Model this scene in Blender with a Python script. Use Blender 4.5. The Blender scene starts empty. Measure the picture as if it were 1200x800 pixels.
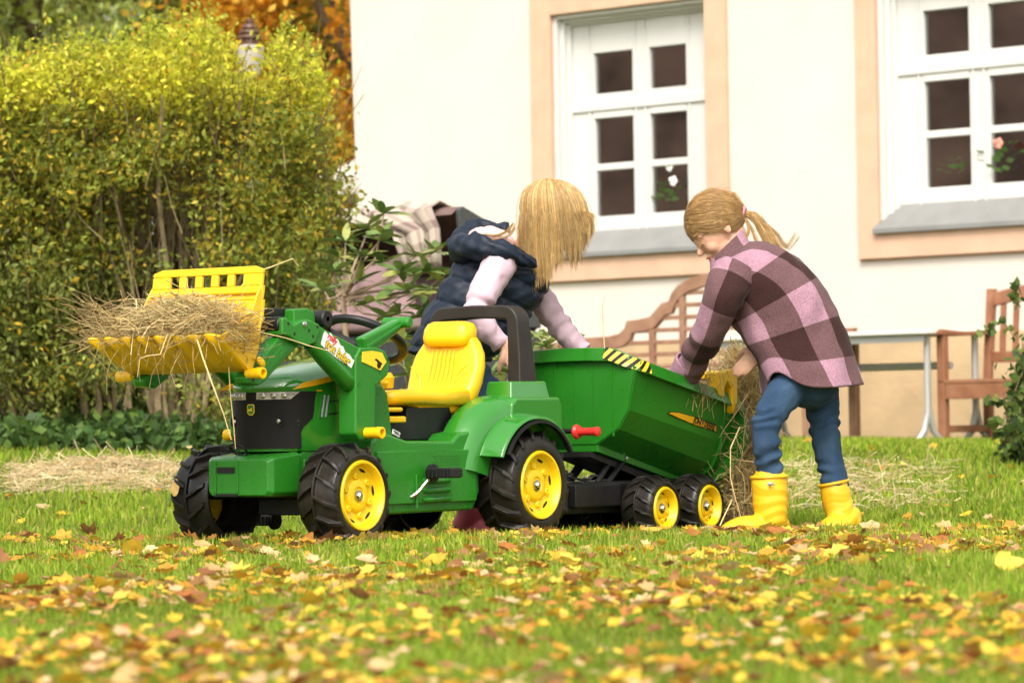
import bpy, bmesh, math, random
import numpy as np
from mathutils import Vector, Matrix, noise
random.seed(7); rng = np.random.default_rng(7)
scene = bpy.context.scene
COL = scene.collection
PI = math.pi

# ------------------------------------------------------------------ camera
CAM_H = .335; FPX = 4130.0
PITCH = math.atan(100 / FPX); ROLL = math.radians(.9)
cd = bpy.data.cameras.new('camera'); cam = bpy.data.objects.new('camera', cd); COL.objects.link(cam)
cd.sensor_width = 36; cd.lens = 36 * FPX / 1200; cd.clip_end = 600; cd.clip_start = .1
CAM_R = Matrix.Rotation(PI / 2 + PITCH, 3, 'X') @ Matrix.Rotation(-ROLL, 3, 'Z')
CAM_C = Vector((0, 0, CAM_H))
cam.matrix_world = Matrix.Translation(CAM_C) @ CAM_R.to_4x4()
cd.dof.use_dof = True; cd.dof.focus_distance = 10.4; cd.dof.aperture_fstop = .124 / .017
scene.camera = cam

# ------------------------------------------------------------------ sky and sun (soft bright overcast)
SUN_EL = math.radians(48); SUN_AZ = math.radians(-172)     # azimuth measured from +Y towards +X: behind the camera
world = bpy.data.worlds.new('World'); scene.world = world; world.use_nodes = True
nt = world.node_tree; nt.nodes.clear()
sky = nt.nodes.new('ShaderNodeTexSky'); sky.sky_type = 'NISHITA'; sky.sun_disc = False
sky.sun_elevation = SUN_EL; sky.sun_rotation = SUN_AZ; sky.air_density = 1.2; sky.dust_density = 4.0; sky.ozone_density = .6
hs = nt.nodes.new('ShaderNodeHueSaturation'); hs.inputs['Saturation'].default_value = .22
tint = nt.nodes.new('ShaderNodeMixRGB'); tint.blend_type = 'MULTIPLY'; tint.inputs[0].default_value = 1; tint.inputs[2].default_value = (1.0, .97, .915, 1)
bg = nt.nodes.new('ShaderNodeBackground'); bg.inputs['Strength'].default_value = .15
wo = nt.nodes.new('ShaderNodeOutputWorld')
nt.links.new(sky.outputs[0], hs.inputs['Color']); nt.links.new(hs.outputs[0], tint.inputs[1])
nt.links.new(tint.outputs[0], bg.inputs['Color']); nt.links.new(bg.outputs[0], wo.inputs['Surface'])
sl = bpy.data.lights.new('sun', 'SUN'); sl.energy = 1.0; sl.angle = math.radians(24); sl.color = (1, .95, .87)
sun = bpy.data.objects.new('sun', sl); COL.objects.link(sun)
sd = Vector((math.sin(SUN_AZ) * math.cos(SUN_EL), math.cos(SUN_AZ) * math.cos(SUN_EL), math.sin(SUN_EL)))
sun.rotation_euler = sd.to_track_quat('Z', 'Y').to_euler(); sun.location = (0, -5, 20)
vs = scene.view_settings; vs.view_transform = 'Standard'; vs.look = 'None'; vs.gamma = 1; vs.use_curve_mapping = False
vs.exposure = 1.22

# ------------------------------------------------------------------ helpers: where things stand
def ray(px, py):
    return CAM_R @ Vector(((px - 600) / FPX, (400 - py) / FPX, -1))
def at(px, py, d):                       # point seen at a photo pixel, d metres away
    r = ray(px, py); return CAM_C + r * (d / r.y)
def smooth01(t):
    t = min(1, max(0, t)); return t * t * (3 - 2 * t)
def ground_z(x, y):
    dip = -.035 * smooth01((y - 10.1) / 1.1)
    rise = (.285 - .024 * max(-6, min(6, x))) * smooth01((y - 11.6) / 6.0)
    return dip + rise + .006 * noise.noise(Vector((x * 1.3, y * 1.3, 0)))
def gz_np(x, y):
    def s(t): t = np.clip(t, 0, 1); return t * t * (3 - 2 * t)
    return -.035 * s((y - 10.1) / 1.1) + (.285 - .024 * np.clip(x, -6, 6)) * s((y - 11.6) / 6.0)
def on_ground(px, d): 
    p = at(px, 500, d); p.z = ground_z(p.x, p.y); return p

# ------------------------------------------------------------------ materials
def mat(name, col, rough=.5, spec=.5, var=0, vscale=8, bump=0, bscale=60, metal=0, coat=0, col2=None, sss=0, sheen=0, trans=0, detail=4, rvar=0):
    m = bpy.data.materials.new(name); m.use_nodes = True; n = m.node_tree; b = n.nodes['Principled BSDF']
    b.inputs['Base Color'].default_value = (*col, 1); b.inputs['Roughness'].default_value = rough
    b.inputs['Specular IOR Level'].default_value = spec; b.inputs['Metallic'].default_value = metal
    b.inputs['Coat Weight'].default_value = coat; b.inputs['Coat Roughness'].default_value = .12
    if sss:
        b.inputs['Subsurface Weight'].default_value = sss; b.inputs['Subsurface Radius'].default_value = (.012, .005, .003); b.inputs['Subsurface Scale'].default_value = 1
    if sheen: b.inputs['Sheen Weight'].default_value = sheen; b.inputs['Sheen Roughness'].default_value = .4
    tc = n.nodes.new('ShaderNodeTexCoord')
    if var or col2:
        t = n.nodes.new('ShaderNodeTexNoise'); t.inputs['Scale'].default_value = vscale; t.inputs['Detail'].default_value = detail
        n.links.new(tc.outputs['Object'], t.inputs['Vector'])
        r = n.nodes.new('ShaderNodeValToRGB'); r.color_ramp.elements[0].position = .33; r.color_ramp.elements[1].position = .67
        c2 = col2 if col2 else tuple(min(1, c * (1 + var)) for c in col)
        c1 = col if col2 else tuple(c * (1 - var) for c in col)
        r.color_ramp.elements[0].color = (*c1, 1); r.color_ramp.elements[1].color = (*c2, 1)
        n.links.new(t.outputs['Fac'], r.inputs['Fac']); n.links.new(r.outputs['Color'], b.inputs['Base Color'])
    if rvar:
        t = n.nodes.new('ShaderNodeTexNoise'); t.inputs['Scale'].default_value = 22; t.inputs['Detail'].default_value = 6
        n.links.new(tc.outputs['Object'], t.inputs['Vector'])
        mr = n.nodes.new('ShaderNodeMapRange'); mr.inputs['From Min'].default_value = .3; mr.inputs['From Max'].default_value = .7
        mr.inputs['To Min'].default_value = max(.02, rough - rvar); mr.inputs['To Max'].default_value = rough + rvar
        n.links.new(t.outputs['Fac'], mr.inputs['Value']); n.links.new(mr.outputs['Result'], b.inputs['Roughness'])
    if bump:
        t = n.nodes.new('ShaderNodeTexNoise'); t.inputs['Scale'].default_value = bscale; t.inputs['Detail'].default_value = 5
        n.links.new(tc.outputs['Object'], t.inputs['Vector'])
        bp = n.nodes.new('ShaderNodeBump'); bp.inputs['Strength'].default_value = bump; bp.inputs['Distance'].default_value = .01
        n.links.new(t.outputs['Fac'], bp.inputs['Height']); n.links.new(bp.outputs['Normal'], b.inputs['Normal'])
    if trans:
        tr = n.nodes.new('ShaderNodeBsdfTranslucent'); mx = n.nodes.new('ShaderNodeMixShader'); mx.inputs[0].default_value = trans
        src = b.inputs['Base Color'].links[0].from_socket if b.inputs['Base Color'].links else None
        if src: n.links.new(src, tr.inputs['Color'])
        else: tr.inputs['Color'].default_value = (*col, 1)
        n.links.new(b.outputs[0], mx.inputs[1]); n.links.new(tr.outputs[0], mx.inputs[2])
        n.links.new(mx.outputs[0], n.nodes['Material Output'].inputs['Surface'])
    return m
def vcol_mat(name, rough=.6, spec=.3, trans=.3, var=.15, vscale=30):     # colour from the per-piece attribute 'tint'
    m = bpy.data.materials.new(name); m.use_nodes = True; n = m.node_tree; b = n.nodes['Principled BSDF']
    b.inputs['Roughness'].default_value = rough; b.inputs['Specular IOR Level'].default_value = spec
    a = n.nodes.new('ShaderNodeAttribute'); a.attribute_name = 'tint'
    tc = n.nodes.new('ShaderNodeTexCoord'); t = n.nodes.new('ShaderNodeTexNoise'); t.inputs['Scale'].default_value = vscale
    n.links.new(tc.outputs['Object'], t.inputs['Vector'])
    mr = n.nodes.new('ShaderNodeMapRange'); mr.inputs['To Min'].default_value = 1 - var; mr.inputs['To Max'].default_value = 1 + var
    mr.inputs['From Min'].default_value = .3; mr.inputs['From Max'].default_value = .7
    n.links.new(t.outputs['Fac'], mr.inputs['Value'])
    mul = n.nodes.new('ShaderNodeVectorMath'); mul.operation = 'SCALE'
    n.links.new(a.outputs['Vector'], mul.inputs[0]); n.links.new(mr.outputs['Result'], mul.inputs['Scale'])
    n.links.new(mul.outputs[0], b.inputs['Base Color'])
    if trans:
        tr = n.nodes.new('ShaderNodeBsdfTranslucent'); mx = n.nodes.new('ShaderNodeMixShader'); mx.inputs[0].default_value = trans
        n.links.new(mul.outputs[0], tr.inputs['Color'])
        n.links.new(b.outputs[0], mx.inputs[1]); n.links.new(tr.outputs[0], mx.inputs[2]); n.links.new(mx.outputs[0], n.nodes['Material Output'].inputs['Surface'])
    return m

# ------------------------------------------------------------------ helpers: objects and meshes
def tag(o, label=None, cat=None, group=None, kind=None):
    if label: o['label'] = label
    if cat: o['category'] = cat
    if group: o['group'] = group
    if kind: o['kind'] = kind
    return o
def empty(name, loc=(0, 0, 0), rz=0):
    o = bpy.data.objects.new(name, None); COL.objects.link(o); o.location = loc; o.rotation_euler.z = rz; o.empty_display_size = .1
    return o
def link_mesh(name, me, parent=None):
    o = bpy.data.objects.new(name, me); COL.objects.link(o)
    if parent: o.parent = parent
    return o
def copy_tree(o, parent=None):
    c = o.copy(); COL.objects.link(c); c.parent = parent
    for ch in list(o.children): copy_tree(ch, c)
    return c
def np_mesh(name, verts, faces, material, tint=None, smooth=False):
    """verts (n,3); faces: (m,k) array of one polygon size, or list of arrays"""
    me = bpy.data.meshes.new(name); fl = faces if isinstance(faces, list) else [faces]
    fl = [np.asarray(f, dtype=np.int32) for f in fl if len(f)]
    verts = np.asarray(verts, dtype=np.float32)
    me.vertices.add(len(verts)); me.vertices.foreach_set('co', verts.ravel())
    nl = sum(f.size for f in fl); me.loops.add(nl); me.loops.foreach_set('vertex_index', np.concatenate([f.ravel() for f in fl]))
    npoly = sum(len(f) for f in fl); me.polygons.add(npoly)
    tot = np.concatenate([np.full(len(f), f.shape[1], dtype=np.int32) for f in fl])
    st = np.concatenate([[0], np.cumsum(tot)[:-1]]).astype(np.int32)
    me.polygons.foreach_set('loop_start', st); me.polygons.foreach_set('loop_total', tot)
    if smooth: me.polygons.foreach_set('use_smooth', np.ones(npoly, dtype=bool))
    if tint is not None:
        a = me.attributes.new('tint', 'FLOAT_VECTOR', 'POINT'); a.data.foreach_set('vector', np.asarray(tint, dtype=np.float32).ravel())
    me.update(calc_edges=True); me.validate()
    if material: me.materials.append(material)
    return me

class MB:
    """collects shapes into one mesh"""
    def __init__(s): s.v = []; s.f = []; s.mi = []; s.cur = 0
    def add(s, vs, fs):
        o = len(s.v); s.v += [tuple(p) for p in vs]; s.f += [tuple(i + o for i in f) for f in fs]; s.mi += [s.cur] * len(fs); return s
    def box(s, c, d, R=None):
        hx, hy, hz = d[0] / 2, d[1] / 2, d[2] / 2
        vs = [Vector((x, y, z)) for x in (-hx, hx) for y in (-hy, hy) for z in (-hz, hz)]
        if R is not None: vs = [R @ p for p in vs]
        vs = [p + Vector(c) for p in vs]
        return s.add(vs, [(0, 1, 3, 2), (4, 6, 7, 5), (0, 4, 5, 1), (2, 3, 7, 6), (0, 2, 6, 4), (1, 5, 7, 3)])
    def box2(s, a, b): return s.box([(p + q) / 2 for p, q in zip(a, b)], [abs(q - p) for p, q in zip(a, b)])
    def prism(s, pts, a, b, axis='y'):
        """pts: (x,z) outline extruded along y (axis y) / (x,y) along z / (y,z) along x"""
        area = sum(pts[i][0] * pts[(i + 1) % len(pts)][1] - pts[(i + 1) % len(pts)][0] * pts[i][1] for i in range(len(pts)))
        mk = {'y': lambda p, t: (p[0], t, p[1]), 'z': lambda p, t: (p[0], p[1], t), 'x': lambda p, t: (t, p[0], p[1])}[axis]
        if area < 0: pts = pts[::-1]
        n = len(pts); vs = [mk(p, a) for p in pts] + [mk(p, b) for p in pts]
        flip = (axis == 'y') != (b < a)
        fs = [tuple(range(n))[::-1], tuple(range(n, 2 * n))] + [(i, (i + 1) % n, n + (i + 1) % n, n + i) for i in range(n)]
        if flip: fs = [f[::-1] for f in fs]
        return s.add(vs, fs)
    def loft(s, rings, cap=True, closed=True):
        n = len(rings[0]); vs = [p for r in rings for p in r]; fs = []
        for k in range(len(rings) - 1):
            for i in range(n if closed else n - 1):
                j = (i + 1) % n; fs.append((k * n + i, k * n + j, (k + 1) * n + j, (k + 1) * n + i))
        if cap: fs += [tuple(range(n))[::-1], tuple(range((len(rings) - 1) * n, len(rings) * n))]
        return s.add(vs, fs)
    def tube(s, pts, r, n=8, cap=True):
        pts = [Vector(p) for p in pts]; m = len(pts); rr = r if hasattr(r, '__len__') else [r] * m
        up = None; rings = []
        for k in range(m):
            t = (pts[min(k + 1, m - 1)] - pts[max(k - 1, 0)]).normalized()
            if up is None: up = Vector((0, 0, 1)) if abs(t.z) < .9 else Vector((1, 0, 0))
            a = t.cross(up).normalized(); up = a.cross(t).normalized()
            rings.append([pts[k] + (a * math.cos(2 * PI * i / n) + up * math.sin(2 * PI * i / n)) * rr[k] for i in range(n)])
        return s.loft(rings, cap)
    def lathe(s, prof, c=(0, 0, 0), n=32, axis='y', closed=False):
        """prof: (radius, height along axis)"""
        rings = []
        for r, h in prof:
            ring = []
            for i in range(n):
                a = 2 * PI * i / n; u, w = r * math.cos(a), r * math.sin(a)
                p = {'y': (u, h, w), 'z': (u, w, h), 'x': (h, u, w)}[axis]
                ring.append((p[0] + c[0], p[1] + c[1], p[2] + c[2]))
            rings.append(ring)
        if closed: rings.append(rings[0])
        return s.loft(rings, cap=False)
    def ball(s, c, r, nu=12, nv=8, R=None):
        r = r if hasattr(r, '__len__') else (r, r, r); vs = []; fs = []
        for j in range(1, nv):
            for i in range(nu):
                p = Vector((math.sin(PI * j / nv) * math.cos(2 * PI * i / nu) * r[0], math.sin(PI * j / nv) * math.sin(2 * PI * i / nu) * r[1], math.cos(PI * j / nv) * r[2]))
                if R is not None: p = R @ p
                vs.append(p + Vector(c))
        t = Vector((0, 0, r[2])); b = -t
        if R is not None: t = R @ t; b = R @ b
        vs += [t + Vector(c), b + Vector(c)]; T = len(vs) - 2; B = T + 1
        for j in range(nv - 2):
            for i in range(nu):
                k = (i + 1) % nu; fs.append((j * nu + i, (j + 1) * nu + i, (j + 1) * nu + k, j * nu + k))
        for i in range(nu):
            k = (i + 1) % nu; fs.append((T, i, k)); fs.append((B, (nv - 2) * nu + k, (nv - 2) * nu + i))
        return s.add(vs, fs)
    def build(s, name, m, parent=None, bevel=0, seg=2, ang=35, sub=0, fix=True):
        me = bpy.data.meshes.new(name); me.from_pydata([tuple(p) for p in s.v], [], s.f)
        for x in (m if isinstance(m, (list, tuple)) else [m]): me.materials.append(x)
        if any(s.mi): me.polygons.foreach_set('material_index', s.mi)
        if fix:
            bm = bmesh.new(); bm.from_mesh(me); bmesh.ops.recalc_face_normals(bm, faces=bm.faces); bm.to_mesh(me); bm.free()
        me.polygons.foreach_set('use_smooth', [True] * len(me.polygons))
        if not sub: me.set_sharp_from_angle(angle=math.radians(ang))
        me.update()
        o = link_mesh(name, me, parent)
        if bevel:
            b = o.modifiers.new('bevel', 'BEVEL'); b.width = bevel; b.segments = seg; b.limit_method = 'ANGLE'; b.angle_limit = math.radians(32); b.harden_normals = True
        if sub:
            q = o.modifiers.new('sub', 'SUBSURF'); q.levels = q.render_levels = sub
        return o

TMP = bpy.data.scenes.new('workbench')
def evaluated(o):                        # evaluate one object alone, away from the big scene
    TMP.collection.objects.link(o); vl = TMP.view_layers[0]; vl.update(); dg = vl.depsgraph
    me = bpy.data.meshes.new_from_object(o.evaluated_get(dg)); bpy.data.objects.remove(o); return me
def text_mesh(txt, size, shear=0, bold=0, extrude=.0005):
    cu = bpy.data.curves.new('t', 'FONT'); cu.body = txt; cu.size = size; cu.shear = shear; cu.offset = bold; cu.extrude = extrude
    cu.align_x = 'CENTER'; cu.align_y = 'CENTER'
    me = evaluated(bpy.data.objects.new('t', cu)); bpy.data.curves.remove(cu)
    return me

def ribbons(n, paths, w, cols, tri=True):
    """thin three-sided straws: paths (n,k,3), w half-width (n,), cols (n,3) -> verts, faces, tint"""
    n, k, _ = paths.shape
    t = np.gradient(paths, axis=1); t /= np.linalg.norm(t, axis=2, keepdims=True) + 1e-9
    ref = rng.normal(size=(n, 1, 3)); a = np.cross(t, ref); a /= np.linalg.norm(a, axis=2, keepdims=True) + 1e-9
    b = np.cross(t, a); taper = np.linspace(1, .45, k)[None, :, None] * w[:, None, None]
    sides = [a, -.5 * a + .866 * b, -.5 * a - .866 * b]
    V = np.stack([paths + s * taper for s in sides], axis=2)      # n,k,3,3
    idx = np.arange(n * k * 3).reshape(n, k, 3); fs = []
    for i in range(3):
        j = (i + 1) % 3
        fs.append(np.stack([idx[:, :-1, i], idx[:, :-1, j], idx[:, 1:, j], idx[:, 1:, i]], axis=-1).reshape(-1, 4))
    return V.reshape(-1, 3), np.concatenate(fs), np.repeat(cols, k * 3, axis=0)

def pick(cols, n, jitter=.12):
    c = np.array(cols)[rng.integers(0, len(cols), n)]
    return np.clip(c * (1 + rng.normal(0, jitter, (n, 1))), 0, 1)
# ================================================================== the lawn
M = {}
def lawn_material():
    m = mat('lawn_soil', (.075, .13, .02), .9, .1, col2=(.13, .115, .04), vscale=3.5, bump=.6, bscale=90, detail=8)
    return m
gx = np.concatenate([[-300, -120, -50, -25, -14, -9], np.linspace(-6, 6, 61), [9, 14, 25, 50, 120, 300]])
gy = np.concatenate([[-200, -60, -20, -6, 0, 2], np.linspace(3, 26, 116), [30, 40, 60, 110, 200, 400]])
GX, GY = np.meshgrid(gx, gy); GV = np.stack([GX, GY, np.zeros_like(GX)], -1).reshape(-1, 3)
for v in GV: v[2] = ground_z(v[0], v[1])
nx, ny = len(gx), len(gy); q = (np.arange(ny - 1)[:, None] * nx + np.arange(nx - 1)[None, :]).ravel()
lawn = link_mesh('lawn', np_mesh('lawn', GV, np.stack([q, q + 1, q + nx + 1, q + nx], -1), lawn_material(), smooth=True)); tag(lawn, kind='structure')

# grass blades: nobody could count them
def grass(n, dmin, dmax, hgt, wid, name, label):
    d = dmin * (dmax / dmin) ** rng.random(n); x = (rng.random(n) * 2 - 1) * (.165 * d + .55)
    base = np.stack([x, d, gz_np(x, d) - .004], -1)
    nz = np.array([noise.noise(Vector((a * 2.2, b * 2.2, 5))) for a, b in zip(x[::1], d[::1])])
    h = hgt * (.55 + .75 * rng.random(n)) * (1 + .5 * nz) * np.clip(d / 9, .62, 1.0); w = wid * (.6 + .8 * rng.random(n)) * np.clip(d / 8, .55, 2.4)
    az = rng.random(n) * 2 * PI; lean = np.abs(rng.normal(0, .42, n)); la = rng.random(n) * 2 * PI
    side = np.stack([np.cos(az), np.sin(az), np.zeros(n)], -1) * w[:, None]
    ld = np.stack([np.cos(la), np.sin(la), np.zeros(n)], -1)
    mid = base + ld * (h * lean * .3)[:, None] + np.array([0, 0, 1]) * (h * .55)[:, None]
    tip = base + ld * (h * lean)[:, None] + np.array([0, 0, 1]) * (h * (1 - .25 * lean))[:, None]
    V = np.stack([base - side, base + side, mid + side * .8, mid - side * .8, tip], 1).reshape(-1, 3)
    i = np.arange(n)[:, None] * 5
    cols = pick([(.17, .28, .018), (.23, .34, .024), (.13, .22, .015), (.30, .36, .035), (.40, .38, .08), (.21, .32, .022)], n, .15)
    cols *= (1 + .28 * nz)[:, None]
    t = np.repeat(cols, 5, axis=0)
    o = link_mesh(name, np_mesh(name, V, [i + np.array([[0, 1, 2, 3]]), i + np.array([[3, 2, 4]])], M['grass'], t)); tag(o, label, 'grass', kind='stuff')
M['grass'] = vcol_mat('grass_blade', .6, .22, .4)
grass(330000, 3.7, 25.5, .042, .0021, 'lawn_grass', 'short green lawn grass growing all over the garden')

# ================================================================== the house
HA = math.radians(42); HO = at(1080, 518, 24.0); HO.z = 0
house = empty('house', HO, -HA); tag(house, 'cream rendered old house with two white windows and tan plinth', 'house')
HX = Vector((math.cos(HA), -math.sin(HA), 0)); HY = Vector((math.sin(HA), math.cos(HA), 0))
def hw(px, py, yo=0):                   # house-local (x, z) of a pixel on the plane y = yo
    r = ray(px, py); t = (yo - (CAM_C - HO).dot(HY)) / r.dot(HY); p = CAM_C + r * t - HO; return p.dot(HX), p.z
def hworld(x, y, z): return HO + HX * x + HY * y + Vector((0, 0, z))
M['wall'] = mat('cream_render', (.60, .55, .495), .9, .1, var=.04, vscale=1.6, bump=.25, bscale=35)
M['plinth'] = mat('tan_plinth', (.50, .36, .215), .9, .1, var=.10, vscale=3, bump=.35, bscale=25)
M['trim'] = mat('peach_surround', (.56, .375, .265), .85, .15, var=.05, vscale=5)
M['white'] = mat('white_window_paint', (.58, .575, .555), .45, .4, var=.02, vscale=6)
M['sillgrey'] = mat('grey_sill_metal', (.21, .21, .205), .5, .4, var=.08, vscale=6)
M['dark'] = mat('dark_room', (.50, .47, .43), .9, .1)
gm = bpy.data.materials.new('window_glass'); gm.use_nodes = True; n_ = gm.node_tree; n_.nodes.clear()
o_ = n_.nodes.new('ShaderNodeOutputMaterial'); mx = n_.nodes.new('ShaderNodeMixShader'); g_ = n_.nodes.new('ShaderNodeBsdfGlossy'); g_.inputs['Roughness'].default_value = .01
t_ = n_.nodes.new('ShaderNodeBsdfTransparent'); t_.inputs[0].default_value = (.75, .78, .76, 1); lw = n_.nodes.new('ShaderNodeFresnel'); lw.inputs[0].default_value = 2.9
n_.links.new(lw.outputs[0], mx.inputs[0]); n_.links.new(t_.outputs[0], mx.inputs[1]); n_.links.new(g_.outputs[0], mx.inputs[2]); n_.links.new(mx.outputs[0], o_.inputs[0])
M['glass'] = gm

REC = .17
W1 = dict(ox0=hw(627, 150)[0], ix0=hw(650, 150)[0], ix1=hw(831, 150)[0], ox1=hw(855, 150)[0],
          ztop=hw(740, 8)[1], zsill=hw(740, 298)[1], ztrim=hw(740, 326)[1],
          cols=[(hw(700, 150, REC)[0], hw(745, 150, REC)[0]), (hw(765, 150, REC)[0], hw(808, 150, REC)[0])],
          rows=[(hw(722, 109, REC)[1], hw(722, 61, REC)[1]), (hw(722, 191, REC)[1], hw(722, 138, REC)[1]), (hw(722, 253, REC)[1], hw(722, 199, REC)[1])])
dx = hw(1087, 150, REC)[0] - W1['cols'][0][0]; dz = hw(1112, 219, REC)[1] - W1['rows'][2][0]
W2 = dict(ox0=hw(1008, 150)[0], ix0=hw(1031, 150)[0], ix1=W1['ix1'] + dx, ox1=W1['ox1'] + dx, ztop=W1['ztop'] + dz, zsill=W1['zsill'] + dz, ztrim=W1['ztrim'] + dz,
          cols=[(a + dx, b + dx) for a, b in W1['cols']], rows=[(a + dz, b + dz) for a, b in W1['rows']])
WALL_X0 = hw(424, 250)[0]; WALL_X1 = 9.0; WALL_Z = 7.5; PL_Z = hw(1050, 391)[1]
def wall_sheet():
    xs = sorted([WALL_X0, W1['ix0'], W1['ix1'], W2['ix0'], W2['ix1'], WALL_X1]); b = MB()
    zs = sorted({.0, W1['zsill'], W1['ztop'], W2['zsill'], W2['ztop'], WALL_Z})
    batter = lambda x, z: x - (.028 * max(0, z - .4) if abs(x - WALL_X0) < 1e-6 else 0)
    for i in range(len(xs) - 1):
        for k in range(len(zs) - 1):
            cx, cz = (xs[i] + xs[i + 1]) / 2, (zs[k] + zs[k + 1]) / 2
            if any(w['ix0'] < cx < w['ix1'] and w['zsill'] < cz < w['ztop'] for w in (W1, W2)): continue
            b.add([(batter(xs[i], zs[k]), 0, zs[k]), (xs[i + 1], 0, zs[k]), (xs[i + 1], 0, zs[k + 1]), (batter(xs[i], zs[k + 1]), 0, zs[k + 1])], [(0, 1, 2, 3)])
    x0, x1 = WALL_X0, WALL_X1                                        # gable return and back
    b.add([(x0, 0, 0), (x0, 8, 0), (batter(x0, WALL_Z), 8, WALL_Z), (batter(x0, WALL_Z), 0, WALL_Z)], [(3, 2, 1, 0)])
    b.add([(x0, 8, 0), (x1, 8, 0), (x1, 8, WALL_Z), (x0, 8, WALL_Z)], [(0, 3, 2, 1)]); b.add([(x1, 0, 0), (x1, 8, 0), (x1, 8, WALL_Z), (x1, 0, WALL_Z)], [(0, 1, 2, 3)])
    return b.build('wall', M['wall'], house, fix=False)
wall_sheet()
b = MB(); b.box2((WALL_X0 - .05, -.06, 0), (WALL_X1, -.002, PL_Z)); b.build('plinth', M['plinth'], house, bevel=.015)
b = MB(); b.prism([(-.7, WALL_Z - .15), (4, WALL_Z + 4.2), (8.7, WALL_Z - .15), (4, WALL_Z - .1)], WALL_X0 - .6, WALL_X1 + .3, 'x')
M['rooftile'] = mat('red_brown_roof', (.23, .145, .11), .85, .2, var=.45, vscale=.9, bump=.5, bscale=8)
b.build('roof', M['rooftile'], house)
def window(w):
    wd = MB()                                                        # sash and casing
    F0, F1 = REC - .03, REC + .035
    x0, x1, z0, z1 = w['ix0'] + .035, w['ix1'] - .012, w['zsill'] + .015, w['ztop']
    c = w['cols']; r = sorted(w['rows']); xs = [x0, c[0][0], c[0][1], c[1][0], c[1][1], x1]; zs = [z0, r[0][0], r[0][1], r[1][0], r[1][1], r[2][0], r[2][1], z1]
    for i in (0, 2, 4): wd.box2((xs[i], F0, z0), (xs[i + 1], F1, z1))
    for k, (za, zb) in enumerate([(zs[0], zs[1]), (zs[2], zs[3]), (zs[4], zs[5]), (zs[6], zs[7])]):
        f = F0 - .006 if k == 2 else (F0 + .014 if k == 1 else F0 - .004)
        if k == 2: m_ = (za + zb) / 2; wd.box2((x0 + .004, f - .014, m_ - .035), (x1 - .004, F0 + .01, m_ + .035))
        if 1: wd.box2((c[0][0] - .002, f, za), (c[0][1] + .002, F1 - .003, zb)); wd.box2((c[1][0] - .002, f, za), (c[1][1] + .002, F1 - .003, zb))
    for ci in c:                                                      # glazing beads: inner raised border per light
        wd.box2((ci[0] - .045, F0 - .015, z0 + .03), (ci[0] - .03, F0, z1 - .03)); wd.box2((ci[1] + .03, F0 - .015, z0 + .03), (ci[1] + .045, F0, z1 - .03))
    win = wd.build('window', M['white'], house, bevel=.006)
    cs = MB()                                                         # stepped white reveal
    for (ya, yb, t) in ((.0, REC + .05, .03), (.055, REC + .05, .055), (.10, REC + .05, .075)):
        cs.box2((w['ix0'] - .002, ya, w['zsill']), (w['ix0'] + t, yb, w['ztop'] + .01)); cs.box2((w['ix1'] - t * .5, ya, w['zsill']), (w['ix1'] + .002, yb, w['ztop'] + .01))
        cs.box2((w['ix0'], ya, w['ztop'] - t), (w['ix1'], yb, w['ztop'] + .012))
    cs.build('reveal', M['white'], win, bevel=.004)
    tr = MB(); th = .045
    tr.box2((w['ox0'], -th, w['ztrim']), (w['ix0'], .002, w['ztop'] + .16)); tr.box2((w['ix1'], -th, w['ztrim']), (w['ox1'], .002, w['ztop'] + .16))
    tr.box2((w['ix0'], -th, w['ztrim']), (w['ix1'], .002, w['zsill'])); tr.box2((w['ix0'], -th, w['ztop']), (w['ix1'], .002, w['ztop'] + .16))
    e = .012
    tr.box2((w['ox0'] - e, -.02, w['ztrim'] - e), (w['ox0'], .001, w['ztop'] + .17)); tr.box2((w['ox0'] - e, -.02, w['ztrim'] - e), (w['ox1'] + e, .001, w['ztrim']))
    tr.build('surround', M['trim'], win, bevel=.012)
    sl_ = MB(); zt = r[0][0] - .10                                        # sloped grey sill
    sl_.prism([(-.085, w['zsill'] - .005), (-.085, w['zsill'] + .03), (REC - .03, zt), (REC, zt), (REC, w['zsill'])], w['ix0'] - .02, w['ix1'] + .02, 'x')
    sl_.build('sill', M['sillgrey'], win, bevel=.004)
    for ci in c:
        for ri in r:
            p = MB(); p.box2((ci[0] - .004, REC + .002, ri[0] - .004), (ci[1] + .004, REC + .008, ri[1] + .004)); p.build('pane', M['glass'], win)
    dk = MB(); y0, y1 = REC + .04, REC + .8
    a0, a1, b0, b1 = w['ix0'] - .4, w['ix1'] + .6, w['zsill'] - .3, w['ztop'] + .3
    V = [(x, y, z) for x in (a0, a1) for y in (y0, y1) for z in (b0, b1)]
    dk.add(V, [(2, 3, 7, 6), (0, 1, 3, 2), (4, 6, 7, 5), (0, 2, 6, 4), (1, 5, 7, 3)]); dk.build('room_niche', M['dark'], win, fix=False)
    bd = MB(); bd.box2((w['ix0'], REC + .042, z0 - .03), (w['ix1'], REC + .30, r[0][0] - .02)); bd.build('inner_sill', M['white'], win)
    cm = M.get('curtain') or M.setdefault('curtain', mat('grey_net_curtain', (.50, .47, .43), .9, .1, trans=.3))
    for xa, xb in ((w['ix0'] + .02, c[0][0] + .10), (c[1][1] - .06, w['ix1'])):
        cu_ = MB(); pts = [(x, REC + .34 + .02 * math.sin(x * 70)) for x in np.linspace(xa, xb, 24)]; cu_.loft([[(x, y, z0 - .05) for x, y in pts], [(x, y, z1) for x, y in pts]], cap=False, closed=False); cu_.build('curtain', cm, win, fix=False)
    return r[0][0] - .02
zi1 = window(W1); zi2 = window(W2)

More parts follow.
